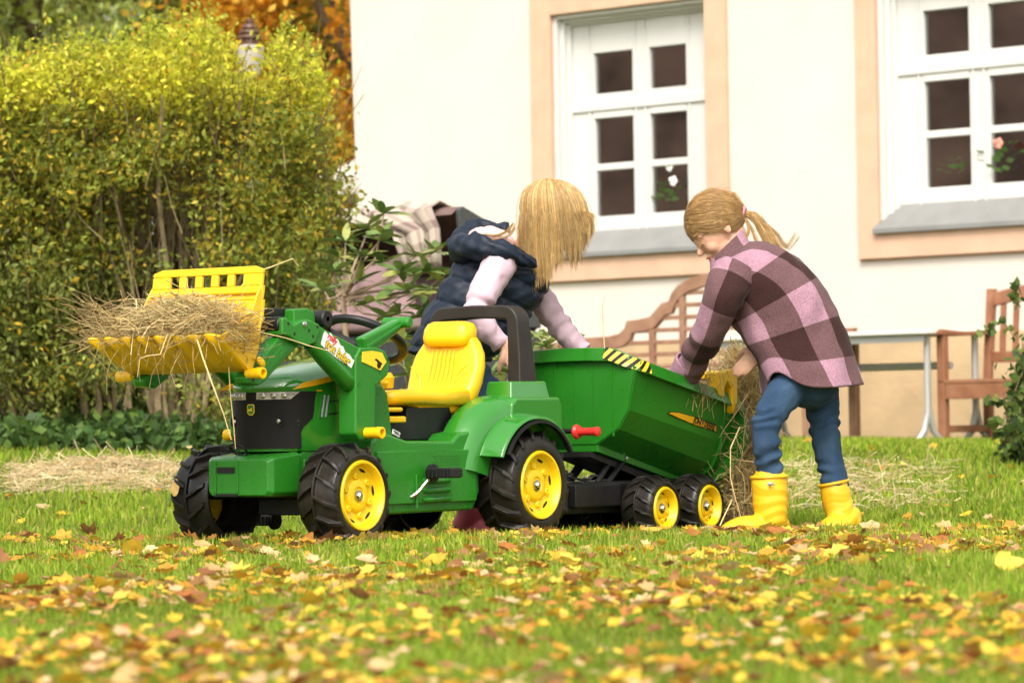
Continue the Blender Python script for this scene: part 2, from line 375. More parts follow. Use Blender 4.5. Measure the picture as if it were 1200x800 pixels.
# things on the inner window sills
M['leafgreen'] = mat('pot_plant_leaf', (.16, .30, .07), .5, .4, var=.3, vscale=30)
M['potwhite'] = mat('white_pot', (.75, .75, .72), .35, .5)
def flower_pot(x, z, colr, label, hgt=.26, nfl=7, y=REC + .085):
    root = empty('potted_flower', hworld(x, y, z), -HA); tag(root, label, 'potted plant')
    p = MB(); p.lathe([(.0, 0), (.05, 0), (.065, .10), (.07, .105), (.06, .105), (.055, .08), (0, .08)], n=16, axis='z'); p.build('pot', M['potwhite'], root)
    l = MB()
    for i in range(80):
        a = rng.random() * 2 * PI; e = rng.uniform(.1, 1.2); L = rng.uniform(.10, hgt * .8); c = Vector((math.cos(a) * math.cos(e), math.sin(a) * math.cos(e) * .7, math.sin(e))) * L + Vector((0, 0, .09))
        s_ = Vector((math.cos(a + 1.6), math.sin(a + 1.6), .2)) * .030; u = Vector((math.cos(a), math.sin(a), .4)) * .042
        l.add([c - u, c + s_, c + u, c - s_], [(0, 1, 2, 3)])
    l.build('leaves', M['leafgreen'], root, fix=False)
    fm = mat('petal', colr, .6, .3)
    for i in range(nfl):
        a = rng.random() * 2 * PI; e = rng.uniform(.5, 1.4); c = Vector((math.cos(a) * math.cos(e), math.sin(a) * math.cos(e) * .7, math.sin(e))) * hgt + Vector((0, 0, .08))
        f = MB()
        for k in range(5):
            b_ = 2 * PI * k / 5; f.ball(c + Vector((math.cos(b_), .3 * math.sin(b_ * 2), math.sin(b_))) * .022, (.018, .009, .018), 6, 4)
        f.build('blossom', fm, root)
flower_pot(hw(788, 230, REC)[0], zi1, (.8, .79, .72), 'white flowering pot plant behind a lower pane of the left window', .30, 8)
flower_pot(hw(1118, 200, REC)[0], zi2, (.75, .10, .12), 'pot plant with red blossom behind the lower left pane of the right window', .20, 3)
flower_pot(hw(1178, 190, REC)[0], zi2, (.75, .28, .22), 'taller pot plant with salmon blossoms at the right edge of the photo window', .36, 6)
cdl = empty('candle', hworld(hw(737, 245, REC)[0], REC + .10, zi1), -HA); tag(cdl, 'short white candle behind the lower left pane of the left window', 'candle')
b = MB(); b.lathe([(0, 0), (.028, 0), (.028, .09), (.022, .094), (0, .09)], n=16, axis='z'); b.build('wax', M['potwhite'], cdl)
b = MB(); b.tube([(0, 0, .088), (.001, 0, .10), (.003, 0, .105)], .0015, 5); b.build('wick', M['dark'], cdl)

# neighbouring house off to the left: only its reflection in the panes is seen
nb = empty('neighbour_house', (-40, 12, ground_z(-40, 12)), math.radians(86)); tag(nb, 'neighbouring house with red tiled roof mirrored in the window panes', 'house')
b = MB(); b.box2((-14, -4, 0), (14, 4, 4.2)); b.build('wall', mat('neighbour_wall', (.55, .52, .47), .9, .1, var=.1), nb)
b = MB(); b.prism([(-4.6, 4.0), (0, 10.5), (4.6, 4.0), (0, 4.3)], -14.5, 14.5, 'x'); b.build('roof', M['rooftile'], nb)

# ================================================================== leaves in clouds
def leaf_cloud(pos, size, cols, ratio=.5, up=.0):
    n = len(pos); a = rng.normal(size=(n, 3)); a[:, 2] += up; a /= np.linalg.norm(a, axis=1, keepdims=True)
    r = rng.normal(size=(n, 3)); b_ = np.cross(a, r); b_ /= np.linalg.norm(b_, axis=1, keepdims=True)
    s = np.asarray(size)[:, None] * np.ones((n, 1)); fold = np.cross(a, b_) * s * .12
    V = np.stack([pos - a * s, pos + b_ * s * ratio + fold, pos + a * s, pos - b_ * s * ratio + fold], 1).reshape(-1, 3)
    i = np.arange(n)[:, None] * 4
    return V, i + np.array([[0, 1, 2, 3]]), np.repeat(cols, 4, axis=0)
M['foliage'] = vcol_mat('foliage', .5, .3, .5)
M['bark'] = mat('grey_brown_bark', (.13, .10, .065), .9, .1, var=.35, vscale=14, bump=.7, bscale=40)
M['stem'] = mat('hedge_stem_bark', (.21, .16, .09), .85, .15, var=.4, vscale=11, bump=.5, bscale=60)

def tree(px, d, h, rad, zc, cols, label, nclump=70, nleaf=430, leaf=.075, lean=0):
    p = on_ground(px, d); root = empty('tree', p); tag(root, label, 'tree', 'autumn trees beyond the hedge')
    t = MB(); t.tube([(0, 0, -.1), (.05 * lean, 0, h * .2), (.25 * lean, .1, h * .45), (.4 * lean, 0, h * .75)], [.20, .16, .12, .05], 9)
    for k in range(11):
        a = rng.random() * 2 * PI; z0 = h * rng.uniform(.22, .6); L = rad * rng.uniform(.6, .95)
        t.tube([(.2 * lean, 0, z0), (.2 * lean + math.cos(a) * L * .5, math.sin(a) * L * .5, z0 + h * .09), (.2 * lean + math.cos(a) * L, math.sin(a) * L, z0 + h * .22)], [.07, .045, .012], 6)
    t.build('trunk', M['bark'], root)
    P = []; C = []; S = []
    for k in range(nclump):
        v = rng.normal(size=3); v /= np.linalg.norm(v); rr = rng.uniform(.45, 1) ** .6
        c = np.array([v[0] * rad * rr + .3 * lean, v[1] * rad * rr, zc + v[2] * (h - zc) * rr]); m = int(nleaf * rng.uniform(.5, 1.4))
        P.append(c + rng.normal(size=(m, 3)) * rad * .13 * np.array([1, 1, .7])); tone = rng.uniform(.65, 1.2)
        C.append(pick([cols[rng.integers(len(cols))], cols[rng.integers(len(cols))]], m, .2) * tone); S.append(leaf * (.7 + .6 * rng.random(m)))
    V, Fc, T = leaf_cloud(np.concatenate(P), np.concatenate(S), np.concatenate(C), .55)
    link_mesh('crown', np_mesh('crown', V, Fc, M['foliage'], T), root)
ORG = [(.80, .40, .03), (.85, .50, .05), (.72, .30, .03), (.66, .46, .06)]
YGR = [(.48, .47, .06), (.32, .38, .06), (.62, .48, .06), (.24, .32, .05)]
GRN = [(.40, .50, .16), (.50, .58, .20), (.32, .41, .12), (.58, .58, .17)]
tree(450, 33, 9, 1.9, 3.6, ORG, 'orange autumn tree beside the left corner of the house', nclump=150, leaf=.05)
tree(310, 38, 9, 1.3, 4.6, [ORG[1], YGR[0], YGR[2]], 'golden leaved tree behind the lantern on the hedge', nclump=60, leaf=.055)
tree(190, 36, 9, 2.1, 4.2, YGR + [GRN[1], GRN[3], ORG[3]], 'half turned yellow green tree in the middle above the hedge', nclump=95, leaf=.055)
tree(40, 34, 8.5, 2.1, 4.2, GRN + [YGR[1]], 'green leaved tree at the top left corner', nclump=120, leaf=.05)
tree(-150, 40, 9, 2.4, 4.6, GRN + YGR, 'yellow green tree just outside the left edge', nclump=60, leaf=.055)
tree(500, 48, 9, 3.0, 4.0, YGR + ORG, 'low mixed coloured tree far behind the house corner', nclump=100, leaf=.07)
tree(120, 54, 9.5, 3.6, 4.0, GRN + YGR, 'broad pale green tree far behind the hedge', nclump=90, leaf=.07)

# ================================================================== the big hedge
HD = 17.2
hb = on_ground(185, HD); hedge = empty('hedge', hb); tag(hedge, 'tall wide clipped hedge with yellow green leaves and bare lower stems', 'hedge')
def hl(px, py, d): return at(px, py, d) - hb
nst = 0
for k in range(120):
    # vase shaped bundles of stems
    bx = rng.choice([55, 110, 150, 185, 215, 250, 285, 320, 20, -30], p=[.08, .1, .12, .14, .16, .14, .1, .04, .08, .04]) + rng.normal(0, 9)
    d0 = HD + rng.normal(0, .22); p0 = on_ground(bx, d0) - hb; tx = min(368, bx + (bx - 190) * .35 + rng.normal(0, 48)); ty = rng.uniform(90, 260)
    p3 = hl(tx, ty, HD + rng.normal(0, .35)); p1 = p0.lerp(p3, .33) + Vector((rng.normal(0, .04), rng.normal(0, .04), .08)); p2 = p0.lerp(p3, .68) + Vector((rng.normal(0, .06), rng.normal(0, .05), .06))
    r0 = rng.uniform(.008, .021)
    s = MB(); s.tube([p0 - Vector((0, 0, .05)), p0.lerp(p1, .5) + Vector((rng.normal(0, .015), 0, 0)), p1, p2, p3], [r0, r0 * .95, r0 * .8, r0 * .6, r0 * .3], 6); s.build('stem', M['stem'], hedge)
# twigs: too many and thin to pick apart
tw = 900; pa = []
for k in range(tw):
    px = rng.uniform(-70, 385); py = rng.uniform(120, 420); a = np.array(hl(px, py, HD + rng.normal(0, .35))); L = rng.uniform(.15, .5)
    v = np.array([(px - 190) / 900 + rng.normal(0, .25), rng.normal(0, .3), 1]); v /= np.linalg.norm(v); pa.append([a, a + v * L * .5 + rng.normal(0, .015, 3), a + v * L])
V, Fc, T = ribbons(tw, np.array(pa), np.full(tw, .0045), pick([(.15, .10, .05), (.10, .07, .04), (.19, .15, .07)], tw))
tag(link_mesh('twigs', np_mesh('twigs', V, Fc, vcol_mat('twig_bark', .8, .2, 0), T), hedge), kind='stuff')
def hedge_leaves(n):
    pos = []; cols = []; siz = []
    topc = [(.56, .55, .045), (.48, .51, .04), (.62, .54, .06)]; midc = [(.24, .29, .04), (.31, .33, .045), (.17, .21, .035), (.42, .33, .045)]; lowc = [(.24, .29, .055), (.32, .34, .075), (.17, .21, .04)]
    clumps = []
    while len(clumps) < 1060:
        px = rng.uniform(-170, 398); py = rng.uniform(40, 505); dd = HD + rng.uniform(-.75, .6)
        top = 66 + 26 * ((px - 225) / 230) ** 2 + 22 * noise.noise(Vector((px / 60, 3, 0))) + (38 * ((px - 330) / 60) ** 2 if px > 330 else 0) - (18 if 170 < px < 270 else 0) + (34 if 262 < px < 324 else 0)
        if py < top: continue
        right = 385 + 10 * math.sin(py / 30) - (60 * smooth01((py - 330) / 120))
        if px > right: continue
        core = smooth01(1 - abs(px - 205) / 165) * smooth01((py - 165) / 60) * (1 - .0 * py)
        dens = 1 - .97 * core
        if py > 330: dens *= .8
        if py > 440: dens *= .6
        if rng.random() > dens: continue
        clumps.append((px, py, dd))
    while len(pos) < n:
        px, py, dd = clumps[rng.integers(len(clumps))]; c = np.array(hl(px, py, dd)); m = rng.integers(14, 42)
        q_ = c + rng.normal(size=(m, 3)) * np.array([.07, .07, .055]); q_[:, 2] = np.maximum(q_[:, 2], .05)
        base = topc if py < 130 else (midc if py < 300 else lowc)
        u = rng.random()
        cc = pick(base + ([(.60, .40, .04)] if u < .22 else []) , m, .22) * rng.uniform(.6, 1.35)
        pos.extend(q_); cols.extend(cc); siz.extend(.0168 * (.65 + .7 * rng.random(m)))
    return np.array(pos), np.array(siz), np.array(cols)
P_, S_, C_ = hedge_leaves(112000)
# upright new shoots along the top
sh = []; 
for k in range(210):
    px = rng.uniform(-60, 380)
    if 260 < px < 326 and rng.random() < .93: continue
    py = 80 + 26 * ((px - 225) / 230) ** 2 + 22 * noise.noise(Vector((px / 60, 3, 0))) + (38 * ((px - 330) / 60) ** 2 if px > 330 else 0) - (16 if 170 < px < 300 else 0) ; b0 = np.array(hl(px, py, HD + rng.uniform(-.5, .4))); L = rng.uniform(.08, .30)
    for j in range(16): sh.append(b0 + np.array([rng.normal(0, .016), rng.normal(0, .016), L * j / 16]))
sh = np.array(sh); P_ = np.concatenate([P_, sh]); S_ = np.concatenate([S_, np.full(len(sh), .017)]); C_ = np.concatenate([C_, pick([(.40, .42, .04), (.33, .38, .035)], len(sh), .15)])
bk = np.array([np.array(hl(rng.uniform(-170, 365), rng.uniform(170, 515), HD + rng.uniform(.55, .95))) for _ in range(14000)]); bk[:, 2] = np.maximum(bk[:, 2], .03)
P_ = np.concatenate([P_, bk]); S_ = np.concatenate([S_, .026 * (.7 + .6 * rng.random(len(bk)))]); C_ = np.concatenate([C_, pick([(.16, .19, .04), (.12, .14, .03), (.22, .22, .05)], len(bk), .2)])  # back leaves coloured darker for the shade deep inside the hedge
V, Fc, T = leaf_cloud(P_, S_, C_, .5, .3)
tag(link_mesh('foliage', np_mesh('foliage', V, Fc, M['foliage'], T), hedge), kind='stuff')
# ground cover at its foot
pp = []
for k in range(420):
    px = rng.uniform(-80, 330); d = rng.uniform(16.2, 17.3); g = on_ground(px, d); hh = (.05 + .20 * max(0, noise.noise(Vector((px / 45, d, 1))) + .35)) * (1 if px < 230 else .55)
    m = 26; pp.append(np.array(g) + rng.normal(size=(m, 3)) * np.array([.07, .07, .0]) + np.array([0, 0, 1]) * (rng.random((m, 1)) * hh + .01))
pp = np.concatenate(pp); V, Fc, T = leaf_cloud(pp, .026 * (.6 + .8 * rng.random(len(pp))), pick([(.07, .14, .035), (.10, .18, .05), (.15, .24, .05), (.06, .11, .03)], len(pp), .2), .7, .2)
tag(link_mesh('ground_cover', np_mesh('ground_cover', V, Fc, M['foliage'], T)), 'low leafy ground cover plants at the foot of the hedge', 'plants', kind='stuff')

# lantern behind the hedge, parasol and post further back
lp = at(293, 60, 19.3); lg = ground_z(lp.x, lp.y); lan = empty('garden_lantern', (lp.x, lp.y, lg)); tag(lan, 'brown tiered lantern cap rising above the top of the hedge', 'lantern')
zz = lambda y: at(293, y, 19.3).z - lg
M['brown'] = mat('brown_glazed_metal', (.09, .038, .02), .45, .5, var=.3, vscale=20); M['milk'] = mat('milky_lantern_glass', (.40, .36, .31), .3, .5)
b = MB(); b.lathe([(0, 0), (.045, 0), (.045, zz(92)), (0, zz(92))], n=14, axis='z'); b.build('post', M['brown'], lan)
b = MB(); b.lathe([(.05, zz(92)), (.075, zz(70)), (.078, zz(56)), (.05, zz(53)), (0, zz(53))], n=18, axis='z'); b.build('glass_body', M['milk'], lan)
b = MB(); b.lathe([(.0, zz(54)), (.045, zz(53)), (.045, zz(47)), (.066, zz(45)), (.064, zz(42)), (.05, zz(41)), (.058, zz(39)), (.055, zz(36)), (.036, zz(35)), (.042, zz(33)), (.036, zz(29)), (.018, zz(28)), (.022, zz(26)), (.02, zz(23)), (0, zz(21))], n=20, axis='z'); b.build('cap', M['brown'], lan)
pg = on_ground(480, 30); par = empty('garden_parasol', pg); tag(par, 'pale canvas parasol half hidden behind the house corner', 'parasol')
zp = lambda y: at(480, y, 30).z - pg.z
b = MB(); b.tube([(0, 0, 0), (0, 0, zp(160))], .025, 10); b.build('pole', M['sillgrey'], par)
b = MB(); rim = [(math.cos(2 * PI * i / 8) * .86, math.sin(2 * PI * i / 8) * .86, zp(213)) for i in range(8)]; b.loft([rim, [(x * .97, y * .97, zp(213) - .14) for x, y, z in rim]], cap=False); b.add(rim + [(0, 0, zp(158))], [(i, (i + 1) % 8, 8) for i in range(8)])
b.build('canopy', mat('pale_canvas', (.72, .66, .58), .85, .1, var=.06, trans=.2), par, fix=False)
fp = on_ground(188, 24); post = empty('fence_post', fp); tag(post, 'grey weathered post top standing behind the hedge on the left', 'post')
b = MB(); b.box2((-.035, -.035, 0), (.035, .035, at(188, 108, 24).z - fp.z)); b.build('shaft', M['sillgrey'], post, bevel=.008); b = MB(); b.lathe([(.05, at(188, 108, 24).z - fp.z), (.05, at(188, 104, 24).z - fp.z), (0, at(188, 98, 24).z - fp.z)], n=4, axis='z'); b.build('cap', M['sillgrey'], post)
# ================================================================== garden furniture in front of the house (aligned with the wall)
def hroot(name, x, y):
    w = hworld(x, y, 0); o = empty(name, (w.x, w.y, ground_z(w.x, w.y)), -HA); return o, ground_z(w.x, w.y)
M['teak'] = mat('weathered_teak', (.22, .115, .07), .65, .3, col2=(.31, .18, .115), vscale=9, bump=.3, bscale=70)
M['teak2'] = mat('reddish_teak', (.21, .085, .042), .6, .3, col2=(.29, .135, .075), vscale=9, bump=.3, bscale=70)
M['tabletop'] = mat('pale_table_top', (.62, .60, .56), .6, .3, var=.06, vscale=5)
M['greymetal'] = mat('grey_tube_metal', (.40, .40, .39), .4, .5, metal=.5)

# --- arched bench between the two windows
YB = -1.15; xc = hw(838, 380, YB)[0]; bench, bz = hroot('garden_bench', xc, YB); tag(bench, 'brown wooden bench with high arched scrolled back beneath the left window', 'bench')
half = [(hw(px, py, YB)[0] - xc, hw(px, py, YB)[1] - bz) for px, py in ((683, 396), (715, 394), (727, 391), (734, 384), (736, 376), (751, 374), (763, 371), (771, 362), (777, 355), (785, 353), (789, 343), (795, 335), (805, 328), (822, 322))]
half.append((0, half[-1][1] + .015))
full = half + [(-x, z) for x, z in half[-2::-1]]
def inner(p): x, z = p; return (x * .94, z - .085)
b = MB(); n = len(full); ring0 = [(x, -.022, z) for x, z in full] + [(x, -.022, z) for x, z in map(inner, full[::-1])]
N2 = len(ring0); b.v = ring0 + [(x, .022, z) for x, y, z in ring0]
for i in range(n - 1):
    j = N2 - 1 - i; b.f += [(i, i + 1, j - 1, j), (N2 + j, N2 + j - 1, N2 + i + 1, N2 + i), (i + 1, i, N2 + i, N2 + i + 1), (j, j - 1, N2 + j - 1, N2 + j)]
b.f += [(0, N2 - 1, 2 * N2 - 1, N2), (n - 1, N2 + n - 1, N2 + n, n)]; b.mi = [0] * len(b.f)
b.build('crest_rail', M['teak'], bench, bevel=.006)
x0 = full[0][0]; sz = .43
def zarch(x):
    for (xa, za), (xb, zb) in zip(full[:-1], full[1:]):
        if xa <= x <= xb: return za + (zb - za) * (x - xa) / (xb - xa + 1e-9) - .08
    return full[0][1] - .08
for k in range(7):
    z = .50 + .082 * k; xs_ = [x for x in np.linspace(x0 + .02, -x0 - .02, 121) if zarch(x) > z]
    if not xs_: continue
    b = MB(); b.box2((min(xs_), -.011, z), (max(xs_), .011, z + .03)); b.build('back_slat', M['teak'], bench, bevel=.004)
for x in (-.62 * abs(x0) * .75, -.28, .28, .62 * abs(x0) * .75):
    b = MB(); b.box2((x - .022, -.018, sz), (x + .022, .018, zarch(x) + .02)); b.build('back_stile', M['teak'], bench, bevel=.004)
for s in (-1, 1):
    X = s * (abs(x0) - .03)
    b = MB(); b.box2((X - .03, -.028, 0), (X + .03, .028, full[0][1] - .02)); b.build('leg', M['teak'], bench, bevel=.006)
    b = MB(); b.box2((X - .03, -.53, 0), (X + .03, -.475, .62)); b.build('leg', M['teak'], bench, bevel=.006)
    b = MB(); b.tube([(X, .02, .66), (X, -.25, .665), (X, -.48, .65), (X, -.56, .635), (X, -.58, .60), (X, -.56, .575)], .032, 10); b.build('armrest', M['teak'], bench)
    b = MB(); b.box2((X - .02, -.475, .36), (X + .02, -.028, .42)); b.build('side_rail', M['teak'], bench, bevel=.004)
for k in range(6):
    b = MB(); b.box2((x0 + .01, -.53 + k * .083, sz), (-x0 - .01, -.53 + k * .083 + .068, sz + .024)); b.build('seat_slat', M['teak'], bench, bevel=.004)
b = MB(); b.box2((x0 + .06, -.515, .35), (-x0 - .06, -.485, .42)); b.build('front_rail', M['teak'], bench, bevel=.004)

# --- table with grey metal legs
YT = -1.75; xr = hw(1086, 390, YT)[0]; table, tz = hroot('garden_table', xr, YT); tag(table, 'pale topped garden table on grey metal legs beside the wooden armchair', 'table')
zt = hw(1080, 386, YT)[1] - tz; LT = 1.75
b = MB(); b.box2((-LT, 0, zt - .028), (0, .75, zt)); b.build('table_top', M['tabletop'], table, bevel=.008)
b = MB(); b.box2((-LT + .05, .03, zt - .075), (-.05, .055, zt - .028)); b.build('apron', M['greymetal'], table)
for xx in (-.07, -LT + .12):
    for yy in (.10, .62):
        b = MB(); b.tube([(xx, yy, zt - .03), (xx, yy, .2), (xx - .01, yy - .03, .08), (xx - .04, yy - .08, 0)], .022, 8); b.build('leg', M['greymetal'], table)
        b = MB(); b.tube([(xx, yy, .24), (xx + .015, yy + .03, .08), (xx + .05, yy + .10, 0)], .02, 8); b.build('foot_brace', M['greymetal'], table)
b = MB(); b.tube([(-LT + .12, .36, zt - .22), (-.07, .36, zt - .22)], .024, 8); b.build('stretcher', M['greymetal'], table)

# --- slatted wooden armchair / bench end at the right edge
YC = -1.05; xl = hw(1158, 430, YC)[0]; ch, cz = hroot('wooden_armchair', xl, YC); tag(ch, 'reddish brown slatted wooden armchair at the right edge of the photo', 'armchair')
zs_ = hw(1110, 447, YC - .5)[1] - cz; za = hw(1110, 392, YC - .5)[1] - cz; zb = hw(1160, 338, YC)[1] - cz; LW = 1.15
for X in (0, LW):
    b = MB(); b.prism([(-.03, 0), (.03, 0), (.02, zs_), (.085, zb), (.03, zb), (-.03, zs_)], X - .025, X + .025, 'x'); b.build('leg', M['teak2'], ch, bevel=.005)
    b = MB(); b.box2((X - .028, -.525, 0), (X + .028, -.47, za)); b.build('leg', M['teak2'], ch, bevel=.005)
    b = MB(); b.prism([(-.60, za), (-.60, za + .02), (-.55, za + .035), (-.3, za + .022), (.03, za + .035), (.03, za + .005), (-.3, za - .005)], X - .035, X + .035, 'x'); b.build('armrest', M['teak2'], ch, bevel=.005)
    b = MB(); b.box2((X - .018, -.47, zs_ - .09), (X + .018, -.03, zs_ - .02)); b.build('side_rail', M['teak2'], ch, bevel=.004)
    b = MB(); b.box2((X - .018, -.47, .08), (X + .018, -.03, .125)); b.build('stretcher', M['teak2'], ch, bevel=.004)
b = MB(); b.box2((.03, -.52, zs_ - .11), (LW - .03, -.49, zs_ - .01)); b.build('front_rail', M['teak2'], ch, bevel=.004)
for k in range(6):
    b = MB(); b.box2((-.02, -.525 + k * .08, zs_ - .012), (LW + .02, -.525 + k * .08 + .066, zs_ + .012)); b.build('seat_slat', M['teak2'], ch, bevel=.004)
def lean_(z): return .005 + .055 * (z - zs_) / (zb - zs_)
tp = [(t * LW, zb - .03 + .07 * math.sin(PI * t)) for t in np.linspace(0, 1, 11)]
b = MB(); b.prism(tp + [(x, z - .085) for x, z in tp[::-1]], .035, .075, 'y'); b.build('crest_rail', M['teak2'], ch, bevel=.005)
b = MB(); b.box2((.025, .005, zs_ + .12), (LW - .025, .04, zs_ + .19)); b.build('lower_rail', M['teak2'], ch, bevel=.004)
for k in range(11):
    x = .09 + k * (LW - .18) / 10; z1 = zb - .06 + .07 * math.sin(PI * x / LW)
    b = MB(); b.prism([(lean_(zs_ + .17), zs_ + .17), (lean_(zs_ + .17) + .018, zs_ + .17), (lean_(z1) + .012, z1), (lean_(z1) - .006, z1)], x - .018, x + .018, 'x'); b.build('back_slat', M['teak2'], ch)

# --- hooded beach chair behind the shrub
kp = at(540, 400, 19.0); kg = ground_z(kp.x, kp.y); kor = empty('hooded_beach_chair', (kp.x, kp.y, kg), -HA); tag(kor, 'hooded mauve beach chair with dark grey side behind the rhododendron', 'beach chair')
kt = at(540, 241, 19.0).z - kg; KW = 1.06
M['mauve'] = mat('mauve_canvas', (.30, .20, .205), .85, .15, var=.12, vscale=4, bump=.2, bscale=25); M['mauved'] = mat('brown_mauve_hood', (.16, .105, .095), .85, .15, var=.15, vscale=4)
M['anthracite'] = mat('anthracite_wicker', (.055, .058, .062), .6, .4, var=.3, vscale=60, bump=.5, bscale=120)
prof = [(.0, kt - .02), (.04, kt), (.20, kt - .06), (.50, kt - .24), (.66, kt - .62), (.66, .62), (.0, .62), (.05, kt - .5)]
for X in (0, -KW):
    b = MB(); b.prism(prof, X - .03, X, 'x'); b.build('hood_side', M['anthracite'], kor, bevel=.008)
b = MB(); tp = prof[:6]; b.prism(tp + [(y - .03, z - .03) for y, z in tp[::-1]], -KW, -.03, 'x'); b.build('hood_cover', M['mauved'], kor, bevel=.006)
b = MB(); b.prism([(.42, kt - .35), (.50, kt - .35), (.50, .62), (.36, .62)], -KW + .03, -.05, 'x'); b.build('back_cushion', M['mauve'], kor, bevel=.03)
b = MB(); b.box2((-KW - .02, -.10, .08), (.02, .66, .60)); b.build('wicker_base', M['anthracite'], kor, bevel=.02)
b = MB(); b.box2((-KW + .04, -.14, .60), (-.04, .40, .72)); b.build('seat_cushion', M['mauve'], kor, bevel=.04, seg=3)
b = MB()
for X in (-KW + .08, -.08): b.box2((X - .04, 0, 0), (X + .04, .6, .08))
b.build('skid', M['teak2'], kor)
b = MB(); cur = [(x, -.03 - .025 * math.sin(x * 26), 0) for x in np.linspace(-KW, -.32, 30)]; b.loft([[(x, y, kt - .30 - .05 * math.sin(x * 5)) for x, y, _ in cur], [(x, y - .04, .66) for x, y, _ in cur], [(x, y - .02, .66) for x, y, _ in cur], [(x, y + .02, kt - .30 - .05 * math.sin(x * 5)) for x, y, _ in cur]], cap=False, closed=False)
b.build('front_curtain', M['mauve'], kor)
# plaid blanket thrown over the hood
pm = bpy.data.materials.new('cream_plaid_blanket'); pm.use_nodes = True; n_ = pm.node_tree; bs = n_.nodes['Principled BSDF']; bs.inputs['Roughness'].default_value = .95
tc = n_.nodes.new('ShaderNodeTexCoord'); sp = n_.nodes.new('ShaderNodeSeparateXYZ'); n_.links.new(tc.outputs['UV'], sp.inputs[0]); acc = None
for ax in ('X', 'Y'):
    mm = n_.nodes.new('ShaderNodeMath'); mm.operation = 'MULTIPLY'; mm.inputs[1].default_value = 7; n_.links.new(sp.outputs[ax], mm.inputs[0])
    fr = n_.nodes.new('ShaderNodeMath'); fr.operation = 'FRACT'; n_.links.new(mm.outputs[0], fr.inputs[0]); gt = n_.nodes.new('ShaderNodeMath'); gt.operation = 'GREATER_THAN'; gt.inputs[1].default_value = .6; n_.links.new(fr.outputs[0], gt.inputs[0])
    if acc is None: acc = gt
    else:
        ad = n_.nodes.new('ShaderNodeMath'); ad.operation = 'ADD'; n_.links.new(acc.outputs[0], ad.inputs[0]); n_.links.new(gt.outputs[0], ad.inputs[1]); hv = n_.nodes.new('ShaderNodeMath'); hv.operation = 'MULTIPLY'; hv.inputs[1].default_value = .5; n_.links.new(ad.outputs[0], hv.inputs[0])
        rp = n_.nodes.new('ShaderNodeValToRGB'); rp.color_ramp.elements[0].color = (.46, .39, .32, 1); rp.color_ramp.elements[1].color = (.19, .13, .12, 1); n_.links.new(hv.outputs[0], rp.inputs[0]); n_.links.new(rp.outputs[0], bs.inputs['Base Color'])
b = MB(); rows = []
for j, (y, z) in enumerate([(.48, kt - .21), (.30, kt - .10), (.15, kt - .025), (.02, kt + .012), (-.05, kt - .03), (-.07, kt - .14), (-.075, kt - .26), (-.07, kt - .36)]):
    w0, w1 = (-.92, -.14) if j < 5 else (-.42 + .05 * (j - 5), -.08)
    rows.append([(w0 + (w1 - w0) * t, y + .02 * math.sin(14 * t + j), z + .012 * math.sin(17 * t + .8 * j) + .012) for t in np.linspace(0, 1, 16)])
b.loft(rows, cap=False, closed=False); bl = b.build('plaid_blanket', pm, fix=False); bl.matrix_world = Matrix.Translation((kp.x, kp.y, kg)) @ Matrix.Rotation(-HA, 4, 'Z')
uv = bl.data.uv_layers.new(name='UVMap')
for l in bl.data.loops: i = l.vertex_index; uv.data[l.index].uv = ((i % 16) / 15, (i // 16) / 7)
so = bl.modifiers.new('thick', 'SOLIDIFY'); so.thickness = .012
tag(bl, 'cream and brown plaid blanket thrown over the hood of the beach chair', 'blanket')

# ================================================================== rhododendron with large leaves
def leaf_mesh(name, m, L=1, wd=.17, curl=.12):
    vs = []; fs = []; ts = [0, .2, .45, .7, .9, 1]; ws = [.12, .75, 1, .85, .4, .02]
    for t, w in zip(ts, ws):
        z = -curl * t * t; vs += [(t * L, -w * wd, z + .03 * w), (t * L, 0, z), (t * L, w * wd, z + .03 * w)]
    for i in range(5):
        a = i * 3; fs += [(a, a + 3, a + 4, a + 1), (a + 1, a + 4, a + 5, a + 2)]
    me = bpy.data.meshes.new(name); me.from_pydata(vs, [], fs); me.materials.append(m); me.polygons.foreach_set('use_smooth', [True] * len(me.polygons)); return me
LM = [leaf_mesh('rhododendron_leaf', mat('rhododendron_green_%d' % i, c, .38, .5, var=.15, vscale=3, trans=.15)) for i, c in enumerate([(.09, .15, .035), (.13, .20, .05), (.19, .24, .06), (.27, .29, .07)])]
M['palebark'] = mat('pale_shrub_bark', (.30, .22, .15), .85, .15, var=.25, vscale=20)
rp0 = on_ground(415, 14.6); rho = empty('rhododendron', rp0); tag(rho, 'rhododendron shrub with long glossy leaves and pale branches behind the steering wheel', 'shrub')
fork = at(402, 345, 14.6) - rp0
b = MB(); b.tube([(0, 0, -.05), fork * .4 + Vector((.015, 0, 0)), fork * .8, fork], [.016, .014, .012, .010], 8); b.build('stem', M['palebark'], rho)
heads = [(392, 318, 14.6), (405, 283, 14.7), (424, 300, 14.4), (450, 250, 14.6), (445, 282, 14.5), (470, 318, 14.4), (487, 300, 14.7), (500, 318, 14.5), (478, 340, 14.3), (505, 340, 14.6), (440, 352, 14.4), (420, 330, 14.5), (455, 372, 14.4), (490, 372, 14.5), (508, 296, 14.9), (396, 300, 15), (432, 268, 14.8), (380, 340, 14.8)]
def whorl(root, c, n, L, up=.35, droop=.1):
    for k in range(n):
        a = 2 * PI * k / n + rng.normal(0, .2); o = link_mesh('leaf', LM[rng.integers(len(LM))], root); o.location = c; o.rotation_euler = (rng.normal(0, .35), -(up * rng.normal(.4, .9)) - droop, a); s = L * rng.uniform(.75, 1.2); o.scale = (s, s, s)
